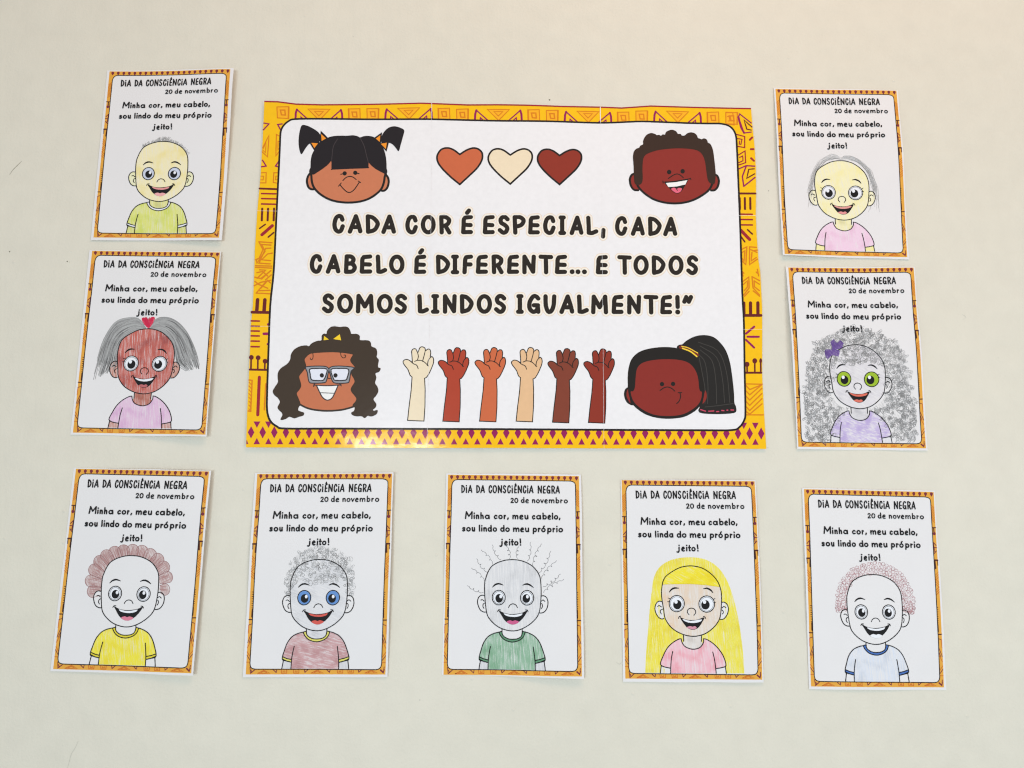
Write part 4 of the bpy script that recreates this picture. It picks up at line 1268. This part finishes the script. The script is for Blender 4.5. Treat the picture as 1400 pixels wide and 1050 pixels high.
# hair of each child, drawn by hand
def hair_fuzz(T, hf, mg, head):
    rnd = random.Random(1)
    P_ = Print(hf, crop(90, 80, 4.04))
    arc = cr([(428, 492), (440, 475), (480, 460), (520, 452), (550, 450), (580, 452), (620, 470), (650, 492), (680, 525)], False, 8)
    g = [lead('mid_grey', (150, 148, 148)), lead('pale_grey', (176, 175, 174))]
    for i in range(170):
        t = rnd.betavariate(2.2, 2.2) if i % 3 else rnd.random()
        x, y = path_at(arc, t)
        y += 14 - 3 * abs(t - .5)
        ln = rnd.uniform(10, 22) * (1.35 if .36 < t < .6 else .9)
        a = -1.57 + (t - .5) * 1.3 + rnd.uniform(-.45, .45)
        P_.stroke([(x, y), (x + ln * .5 * math.cos(a), y + ln * .5 * math.sin(a)), (x + ln * math.cos(a + .2), y + ln * math.sin(a + .2))], .00045, 5, g[i % 2], cap=False)
    P_.build('hair', T)

def hair_bunches(T, hf, mg, head):
    rnd = random.Random(2)
    mp_ = crop(80, 335, 3.889)
    P_ = Print(hf, mp_)
    g = [lead('grey', (120, 118, 118)), lead('mid_grey', (150, 148, 148)), lead('pale_grey', (176, 175, 174))]
    UL = cr([(470, 440), (430, 392), (370, 388), (300, 412), (245, 490), (212, 585), (176, 722)], False, 8)
    LL = cr([(470, 452), (420, 462), (370, 490), (330, 540), (315, 590), (308, 640), (290, 668)], False, 8)
    UR = cr([(486, 440), (520, 398), (580, 388), (640, 410), (695, 470), (735, 560), (762, 665)], False, 8)
    LR = cr([(486, 452), (550, 462), (590, 492), (618, 540), (628, 590), (640, 640), (690, 675)], False, 8)
    for A, B in ((UL, LL), (UR, LR)):
        P_.fill(A[2:-6] + B[2:-6][::-1], 4.5, pencil('grey_hair', (152, 151, 149), 20, .86, 1.6, 25, dark=(128, 127, 126)))
        for i in range(210):
            s = rnd.random()
            t0, t1 = rnd.uniform(0, .25), rnd.uniform(.72, 1.0)
            if i % 3 == 0:
                t0 = rnd.uniform(.3, .6)
            pts = []
            for k in range(9):
                t = t0 + (t1 - t0) * k / 8
                a, b = path_at(A, t), path_at(B, t)
                ss = min(1, max(-.03, s + .03 * math.sin(6 * t + i)))
                pts.append((a[0] + (b[0] - a[0]) * ss, a[1] + (b[1] - a[1]) * ss))
            P_.stroke(cr(pts, False, 3), rnd.uniform(.0004, .0009), 5 + (i % 4) * .1, g[i % 3] if i % 6 else lead('dark_grey', (92, 92, 92)), cap=False)
    P_.build('hair', T)
    Bw = Print(hf, mp_)
    Bw.fill(cr([(447, 392), (465, 388), (481, 404), (498, 386), (517, 388), (511, 412), (490, 442), (478, 442), (456, 418)], True, 4), 9, pencil('bow_red', (216, 44, 80), 10, 1.0, 1.2, 12))
    for i in range(26):
        s = rnd.uniform(-1, 1)
        Bw.stroke([(482 + s * 30 + rnd.uniform(-4, 4), 390 + rnd.uniform(-6, 6)), (482 + s * 6, 438)], .0007, 9.6, lead('crimson', (204, 40, 76)), cap=False)
    Bw.build('hair_bow', T)

def hair_thin(T, hf, mg, head):
    rnd = random.Random(3)
    P_ = Print(hf, crop(1040, 110, 4.2))
    g = [lead('mid_grey', (150, 148, 148)), lead('pale_grey', (176, 175, 174))]
    for outer, inner, n in ((cr([(462, 448), (430, 430), (390, 430), (320, 480), (285, 560), (268, 640), (268, 735)], False, 6), cr([(462, 462), (420, 462), (370, 480), (325, 525), (308, 590), (300, 650), (332, 735)], False, 6), 26),
                            (cr([(455, 450), (475, 432), (520, 434), (590, 475), (640, 540), (672, 640), (688, 760)], False, 6), cr([(455, 462), (520, 465), (570, 490), (612, 545), (628, 600), (640, 660), (615, 765)], False, 6), 26)):
        for i in range(n):
            s, t0, t1 = rnd.random(), rnd.uniform(0, .2), rnd.uniform(.8, 1)
            if i % 3 == 0:
                t0 = rnd.uniform(.3, .6)
            ph, am = rnd.uniform(0, 6), rnd.uniform(1.5, 4)
            pts = []
            for k in range(26):
                t = t0 + (t1 - t0) * k / 25
                a, b = path_at(outer, t), path_at(inner, t)
                w = am * math.sin(ph + 34 * t)
                pts.append((a[0] + (b[0] - a[0]) * s + w, a[1] + (b[1] - a[1]) * s + w * .4))
            P_.stroke(pts, .0003, 5 + (i % 4) * .1, g[i % 2], cap=False)
    P_.build('hair', T)

def hair_huge(T, hf, mg, head):
    rnd = random.Random(4)
    mp_ = crop(1060, 355, 3.889)
    P_ = Print(hf, mp_)
    blob = cr([(290, 398), (350, 375), (420, 372), (490, 372), (560, 398), (625, 440), (665, 490), (690, 580), (708, 660), (740, 740), (752, 850), (744, 950), (700, 965), (640, 960), (620, 900), (560, 830), (510, 800), (500, 790), (560, 760), (590, 700), (580, 600), (520, 545), (440, 560), (340, 545), (290, 600), (290, 700), (330, 770), (385, 800), (320, 850), (290, 960), (170, 962), (160, 850), (152, 720), (165, 600), (180, 520), (222, 440)], True, 3)
    P_.fill([p for p in blob], 4.6, pencil('grey_scribble', (168, 166, 166), 30, .36, 2.2, 7, patch=.6))
    g = [lead('grey', (120, 118, 118)), lead('mid_grey', (150, 148, 148)), lead('soft_grey', (134, 132, 132))]
    for i, c in enumerate(grid_points(rnd, blob, 16)):
        if 290 < c[0] < 585 and 600 < c[1] < 790:
            continue
        P_.stroke(scribble(rnd, c, rnd.uniform(6, 11), rnd.uniform(1.6, 3.4)), rnd.uniform(.00034, .0005), 6.4 + (i % 7) * .1, g[i % 3], cap=False)
    P_.build('hair', T)
    Bw = Print(hf, mp_)
    pl = pencil('bow_purple', (112, 84, 150), 40, .95, 1.3, 9, dark=(86, 62, 124))
    for pts in ([(300, 470), (290, 440), (308, 428), (325, 445), (340, 430), (357, 445), (350, 470), (320, 478)], [(296, 480), (262, 480), (258, 505), (272, 528), (300, 510), (330, 515), (338, 490), (318, 478)]):
        Bw.fill(cr(pts, True, 4), 9, pl)
        for i in range(18):
            a = pts[rnd.randrange(len(pts))]
            Bw.stroke([(a[0] + rnd.uniform(-5, 5), a[1] + rnd.uniform(-5, 5)), (308 + rnd.uniform(-6, 6), 476 + rnd.uniform(-6, 6))], .0007, 9.6, lead('purple', (104, 78, 146)), cap=False)
    Bw.build('hair_bow', T)

def hair_petals(T, hf, mg, head):
    rnd = random.Random(5)
    P_ = Print(hf, crop(50, 630, 3.5))
    fillm = pencil('brown_petal', (188, 152, 148), 25, .78, 1.7, 14, dark=(170, 126, 122))
    ln = lead('rosy_brown', (150, 104, 104))
    cx, cy = 455, 620
    tips = [(243, 626), (234, 568), (254, 508), (283, 462), (322, 430), (368, 410), (418, 401), (470, 398), (522, 404), (568, 422), (608, 448), (640, 490), (657, 545), (645, 612)]
    for i, (x, y) in enumerate(tips):
        d = Vector((x - cx, y - cy))
        L = d.length
        d.normalize()
        n = Vector((-d.y, d.x))
        inner = 128 if 2 < i < 11 else 145
        w = 29
        pts = []
        for a in range(11):
            t = math.pi * a / 10
            pts.append(Vector((cx, cy)) + d * (L - w * .9 + w * .9 * math.sin(t)) + n * w * math.cos(t))
        p0, p1 = Vector((cx, cy)) + d * inner - n * w * .62, Vector((cx, cy)) + d * inner + n * w * .62
        poly = [tuple(p) for p in pts] + [tuple(p0), tuple(p1)]
        P_.fill(poly, 4.2 + (i % 3) * .25, fillm)
        P_.stroke([tuple(p1)] + [tuple(p) for p in pts] + [tuple(p0)], .0007, 5.1, ln)
        for k in range(9):
            o = rnd.uniform(-.8, .8) * w
            a, b = rnd.uniform(inner, L - 50), rnd.uniform(L - 40, L - 8)
            q = Vector((cx, cy)) + n * o
            P_.stroke([tuple(q + d * a), tuple(q + d * b + n * rnd.uniform(-4, 4))], .0008, 5, lead('petal_pink', (180, 138, 136)), cap=False)
    P_.build('hair', T)

def hair_curls_grey(T, hf, mg, head):
    rnd = random.Random(6)
    P_ = Print(hf, crop(315, 635, 3.5))
    poly = cr([(272, 625), (268, 560), (285, 490), (320, 435), (380, 400), (440, 392), (510, 402), (560, 440), (590, 510), (602, 580), (590, 628), (560, 630), (556, 590), (545, 550), (480, 562), (400, 560), (330, 555), (300, 590), (285, 628)], True, 3)
    P_.fill(poly, 4.6, pencil('pale_scribble', (170, 170, 172), 20, .3, 2, 9, patch=.4))
    g = [lead('grey', (120, 118, 118)), lead('mid_grey', (150, 148, 148)), lead('pale_grey', (176, 175, 174))]
    for i, c in enumerate(grid_points(rnd, poly, 16)):
        P_.stroke(scribble(rnd, c, rnd.uniform(7, 11), rnd.uniform(1.2, 2.2)), rnd.uniform(.00036, .0005), 6.4 + (i % 7) * .1, g[i % 3], cap=False)
    P_.build('hair', T)

def hair_springs(T, hf, mg, head):
    P_ = Print(hf, crop(585, 635, 3.5))
    m_ = lead('spring_grey', (116, 114, 116))
    for i, (b, t) in enumerate([((266, 612), (188, 580)), ((270, 558), (208, 495)), ((287, 515), (233, 450)), ((310, 478), (255, 408)), ((350, 456), (307, 383)), ((390, 450), (374, 385)), ((430, 449), (435, 388)), ((475, 462), (490, 370)), ((503, 487), (542, 378)), ((528, 518), (588, 412)), ((543, 548), (615, 458)), ((550, 582), (634, 522)), ((552, 612), (650, 548))]):
        d = Vector(t) - Vector(b)
        L = d.length
        d.normalize()
        n = Vector((-d.y, d.x)) * (1 if i % 2 else -1)
        right = i > 7
        loops, r = (4, 8) if right else (3, 7)
        pts = []
        for k in range(61):
            s = k / 60
            env = math.sin(math.pi * min(1, s * 1.12)) ** .6 if s < .89 else 0
            a = s * 1.12 * loops * 6.283
            pts.append(tuple(Vector(b) + d * (L * s - r * .9 * env * math.sin(a)) + n * (r * env * (1 - math.cos(a)) * .8)))
        P_.stroke(pts, .00055, 5, m_, cap=False)
    P_.build('hair', T)

def hair_long(T, hf, mg, head):
    rnd = random.Random(8)
    P_ = Print(hf, crop(830, 645, 3.5))
    ym = pencil('long_yellow', (240, 224, 66), 4, .88, 1.7, 24, dark=(230, 210, 46))
    out = cr([(182, 962), (186, 880), (194, 780), (204, 660), (214, 570), (224, 505), (252, 455), (310, 420), (395, 408), (470, 420), (528, 458), (570, 520), (605, 620), (632, 750), (648, 870), (655, 964)], False, 5)
    P_.fill(out, 4.4, ym)
    P_.fill(cr([(263, 538), (275, 500), (300, 468), (340, 455), (402, 450), (470, 462), (505, 490), (528, 520), (538, 549)], False, 4) + [(470, 540), (400, 535), (320, 536)], 6.8, pencil('fringe_yellow', (242, 224, 58), 60, .98, 1.7, 20, dark=(236, 212, 44)))
    P_.stroke([(263, 538), (320, 536), (400, 535), (470, 540), (538, 549)], .0009, 7.5, lead('deep_yellow', (224, 202, 50)))
    ly = [lead('yellow', (240, 226, 90)), lead('mid_yellow', (236, 218, 66))]
    for i in range(60):
        s = rnd.random()
        side = i % 2
        x0, x1 = (rnd.uniform(200, 262), rnd.uniform(184, 300)) if side else (rnd.uniform(545, 600), rnd.uniform(560, 652))
        y0 = rnd.uniform(560, 800)
        y1 = min(962, y0 + rnd.uniform(60, 220))
        k = (y0 - 560) / 400
        xs = x0 + (x1 - x0) * k
        P_.stroke([(xs, y0), (xs + (x1 - x0) * .3, y1)], .0007, 4.9 + (i % 3) * .05, ly[i % 2], cap=False)
    P_.build('hair', T)

def hair_ring(T, hf, mg, head):
    rnd = random.Random(9)
    P_ = Print(hf, crop(1070, 655, 3.5))
    outer = cr([(262, 632), (254, 590), (268, 520), (300, 462), (350, 420), (420, 402), (490, 408), (550, 440), (592, 485), (618, 545), (628, 600), (624, 640)], False, 4)
    inner = cr([(300, 628), (304, 590), (308, 540), (328, 498), (370, 468), (430, 455), (490, 462), (535, 492), (562, 535), (574, 580), (580, 620), (600, 640)], False, 4)
    P_.fill(outer + inner[::-1], 4.4, pencil('rosy_wash', (206, 172, 176), 15, .4, 2, 8, patch=.4))
    g = [lead('rose', (172, 116, 122)), lead('pale_rose', (194, 146, 150)), lead('rose_brown', (156, 106, 108))]
    i = 0
    for row in (.04, .36, .68, .98):                 # rows of small loops drawn round and round the head
        a = path_at(outer, 0)
        n = 44
        for q in range(n):
            t = min(.999, max(0, (q + rnd.uniform(-.25, .25)) / (n - 1)))
            a, b = path_at(outer, t), path_at(inner, t)
            k = row + rnd.uniform(-.06, .06)
            c = (a[0] + (b[0] - a[0]) * k, a[1] + (b[1] - a[1]) * k)
            P_.stroke(curl(rnd, c, rnd.uniform(7, 9.5), rnd.uniform(1.1, 1.6)), .0004, 4.9 + (i % 7) * .1, g[i % 3], cap=False)
            i += 1
    P_.build('hair', T)

pink_t, white_t = ink('tongue_pink', (226, 122, 142)), ink('eye_white', (238, 238, 243), var=.01)
RL = [(1, .3, .2, .0035), (1, -.9, .16, .003)]
SPECS = [
 dict(paper=[(146.4, 96.1), (321.9, 96.8), (304.9, 330), (124.2, 328.3)], frame=z(90, 80, 4.04, (240, 69), (918, 73), (852, 995), (152, 988)), girl=False, linda=False, seed=11,
      lifts=[(1, .4, .2, 0.0072), (1, -1, .14, 0.0052), (1, 1, .1, 0.0040)], label='colouring sheet of a nearly bald child in a lime yellow shirt, above the pigtails sheet',
      skin=pencil('pale_peach', (243, 230, 182), 8, .86, 2.2, 30, dark=(240, 222, 150)), ears=pencil('pale_lime', (236, 232, 178), 8, .8), neck=pencil('neck_lime', (226, 222, 136), 4, .85), arms=pencil('arm_lime', (214, 214, 110), 4, .85),
      shirt=pencil('lime_shirt', (220, 222, 108), 3, .84, 1.8, 26, dark=(206, 214, 84)), trim=white_t, eyeball=ink('blue_grey_eye', (198, 204, 222)), iris=ink('blue_grey_iris', (206, 211, 227)), ring=False, teeth=ink('pink_lips', (226, 150, 150)), tongue=ink('light_pink_tongue', (238, 172, 172)), hair=hair_fuzz),
 dict(paper=[(122.4, 341.9), (303.2, 344.8), (284.9, 597.3), (95.9, 594.2)], frame=z(80, 335, 3.889, (178, 30), (862, 42), (790, 1010), (75, 997)), girl=True, linda=True, seed=12,
      lifts=[(1, .2, .22, 0.0072), (1, -1, .15, 0.0060)], label='colouring sheet of a red-brown face with grey pigtails, red bow and pink shirt',
      skin=pencil('red_brown_skin', (194, 80, 62), 4, .84, 1.8, 26, dark=(158, 48, 38)), ears=pencil('ear_brown', (196, 132, 112), 4, .85), neck=pencil('neck_brown', (186, 104, 86), 4, .88), arms=pencil('arm_brown', (196, 132, 118), 4, .8),
      shirt=pencil('mauve_shirt', (226, 182, 214), 5, .78, 1.8, 24, dark=(214, 162, 204)), tongue=ink('muted_tongue', (192, 106, 108)), hair=hair_bunches),
 dict(paper=[(1057.9, 120), (1226.9, 123.8), (1242.9, 354.8), (1069, 349.8)], frame=z(1040, 110, 4.2, (85, 48), (778, 60), (843, 1014), (133, 1000)), girl=True, linda=False, seed=13,
      lifts=[(1, .2, .16, 0.0040), (-1, .3, .16, 0.0032), (-1, -1, .12, 0.0036)], label='colouring sheet of a pale yellow face with thin straggly grey hair and light pink shirt',
      skin=pencil('pale_yellow_skin', (245, 236, 184), 12, .82, 2.2, 30, dark=(244, 232, 160)), ears=pencil('ear_yellow', (246, 238, 192), 4, .8), neck=pencil('neck_yellow', (244, 234, 168), 4, .8), arms=pencil('arm_yellow', (244, 232, 150), 4, .85),
      shirt=pencil('light_pink_shirt', (240, 204, 226), 5, .85, 2, 24, dark=(234, 190, 216)), teeth=ink('rosy_lips', (226, 156, 150)), tongue=ink('rosy_tongue', (230, 150, 150)), hair=hair_thin),
 dict(paper=[(1074.1, 364.8), (1248.5, 365.8), (1268.3, 616), (1089.6, 613.9)], frame=z(1060, 355, 3.889, (68, 42), (728, 46), (802, 1003), (122, 995)), girl=True, linda=False, seed=14,
      lifts=[(-1, .1, .2, 0.0052), (1, .1, .14, 0.0040), (1, 1, .1, 0.0040)], label='colouring sheet of a child with green eyes, huge grey scribbled curls and purple bow',
      skin=pencil('grey_lilac_skin', (214, 208, 216), 60, .6, 2, 18), neck=pencil('neck_grey', (204, 200, 206), 80, .7), arms=pencil('arm_grey', (218, 216, 222), 4, .6),
      shirt=pencil('purple_shirt', (190, 168, 220), 70, .66, 2.6, 10, dark=(168, 140, 208), patch=.45), iris=ink('green_iris', (158, 188, 48)), eyeball=ink('green_eye', (166, 194, 60)), ring=False, teeth=ink('coral_lips', (224, 112, 92)), tongue=ink('coral_tongue', (222, 116, 100)), hair=hair_huge),
 dict(paper=[(100.3, 639.4), (290.6, 643.7), (266.3, 922.3), (68.6, 917.7)], frame=z(50, 630, 3.5, (186, 38), (832, 51), (748, 1012), (78, 997)), girl=False, linda=False, seed=15,
      lifts=[(1, .4, .24, 0.0084), (1, -1, .16, 0.0060)], label='colouring sheet of a white face with brown petal-shaped hair and bright yellow shirt',
      shirt=pencil('yellow_shirt', (242, 226, 48), 8, .88, 2, 24, dark=(236, 216, 42)), trim=ink('trim_yellow', (226, 208, 60)), tongue=ink('pink_tongue', (224, 130, 152)), hair=hair_petals),
 dict(paper=[(348.4, 646.4), (538.7, 645.9), (529.9, 925.3), (332.1, 925.9)], frame=z(315, 635, 3.5, (128, 45), (776, 44), (742, 1005), (73, 1005)), girl=False, linda=False, seed=16,
      lifts=[(1, 0, .2, 0.0068), (1, 1, .1, 0.0040), (-1, .2, .1, 0.0020)], label='colouring sheet of a blue-eyed child with grey curls and a reddish brown shirt',
      skin=pencil('light_grey_skin', (214, 213, 218), 68, .62, 2, 20), neck=pencil('neck_light_grey', (212, 211, 216), 70, .7), arms=pencil('arm_light_grey', (204, 203, 208), 4, .7),
      shirt=pencil('brick_shirt', (198, 142, 144), 76, .78, 2.3, 15, dark=(180, 120, 122), patch=.4), trim=ink('trim_lemon', (226, 216, 110)), iris=ink('blue_iris', (104, 146, 206)), eyeball=ink('blue_eye', (112, 152, 208)), ring=False, teeth=ink('red_lips', (214, 92, 82)), tongue=ink('red_tongue', (214, 92, 82)), hair=hair_curls_grey),
 dict(paper=[(610.1, 647), (794.1, 648.7), (797.9, 927), (604.1, 923)], frame=SRC, girl=False, linda=False, seed=17,
      lifts=[(1, .3, .2, 0.0060), (1, -1, .14, 0.0052), (-1, .2, .1, 0.0020)], label='colouring sheet of a grey face with thin springy single hairs and green shirt',
      skin=pencil('grey_skin', (206, 205, 209), 3, .56, 1.8, 34), arms=pencil('arm_mid_grey', (202, 201, 206), 4, .7),
      shirt=pencil('green_shirt', (128, 174, 140), 3, .8, 2.0, 26, dark=(104, 158, 118)), trim=ink('trim_green', (98, 146, 112)), tongue=ink('magenta_tongue', (206, 96, 140)), hair=hair_springs),
 dict(paper=[(848.6, 655.9), (1032.3, 656.4), (1043.7, 932.7), (852, 932.1)], frame=[(850.0, 656.4), (1031.0, 657.9), (1041.7, 929.0), (855.1, 927.9)], girl=True, linda=True, seed=18,
      lifts=[(1, .4, .2, 0.0060), (1, -.6, .14, 0.0040)], label='colouring sheet of a child with long straight yellow hair and pink shirt',
      skin=pencil('beige_skin', (226, 206, 186), 3, .75, 2, 34, dark=(230, 196, 162)), neck=pencil('neck_beige', (222, 210, 200), 3, .75), 
      shirt=pencil('rose_shirt', (240, 180, 192), 3, .8, 2, 28, dark=(236, 150, 164)), tongue=ink('dusty_tongue', (216, 148, 166)), hair=hair_long),
 dict(paper=[(1096.6, 667), (1278, 670.7), (1294.3, 943.6), (1106.3, 942.1)], frame=z(1070, 655, 3.5, (103, 48), (724, 62), (775, 998), (137, 993)), girl=False, linda=False, seed=19,
      lifts=[(-1, .1, .14, .0016), (1, -.2, .16, .002)], crease=(px((1245, 925)), px((1285, 868)), .0006, .008), label='colouring sheet of a white face ringed by small reddish curls, blue-trimmed pale shirt',
      shirt=pencil('pale_blue_shirt', (210, 219, 237), 3, .6, 1.8, 28), trim=ink('trim_blue', (74, 112, 182)), tongue=white_t, hair=hair_ring),
]
for sp in SPECS:
    make_sheet(sp)
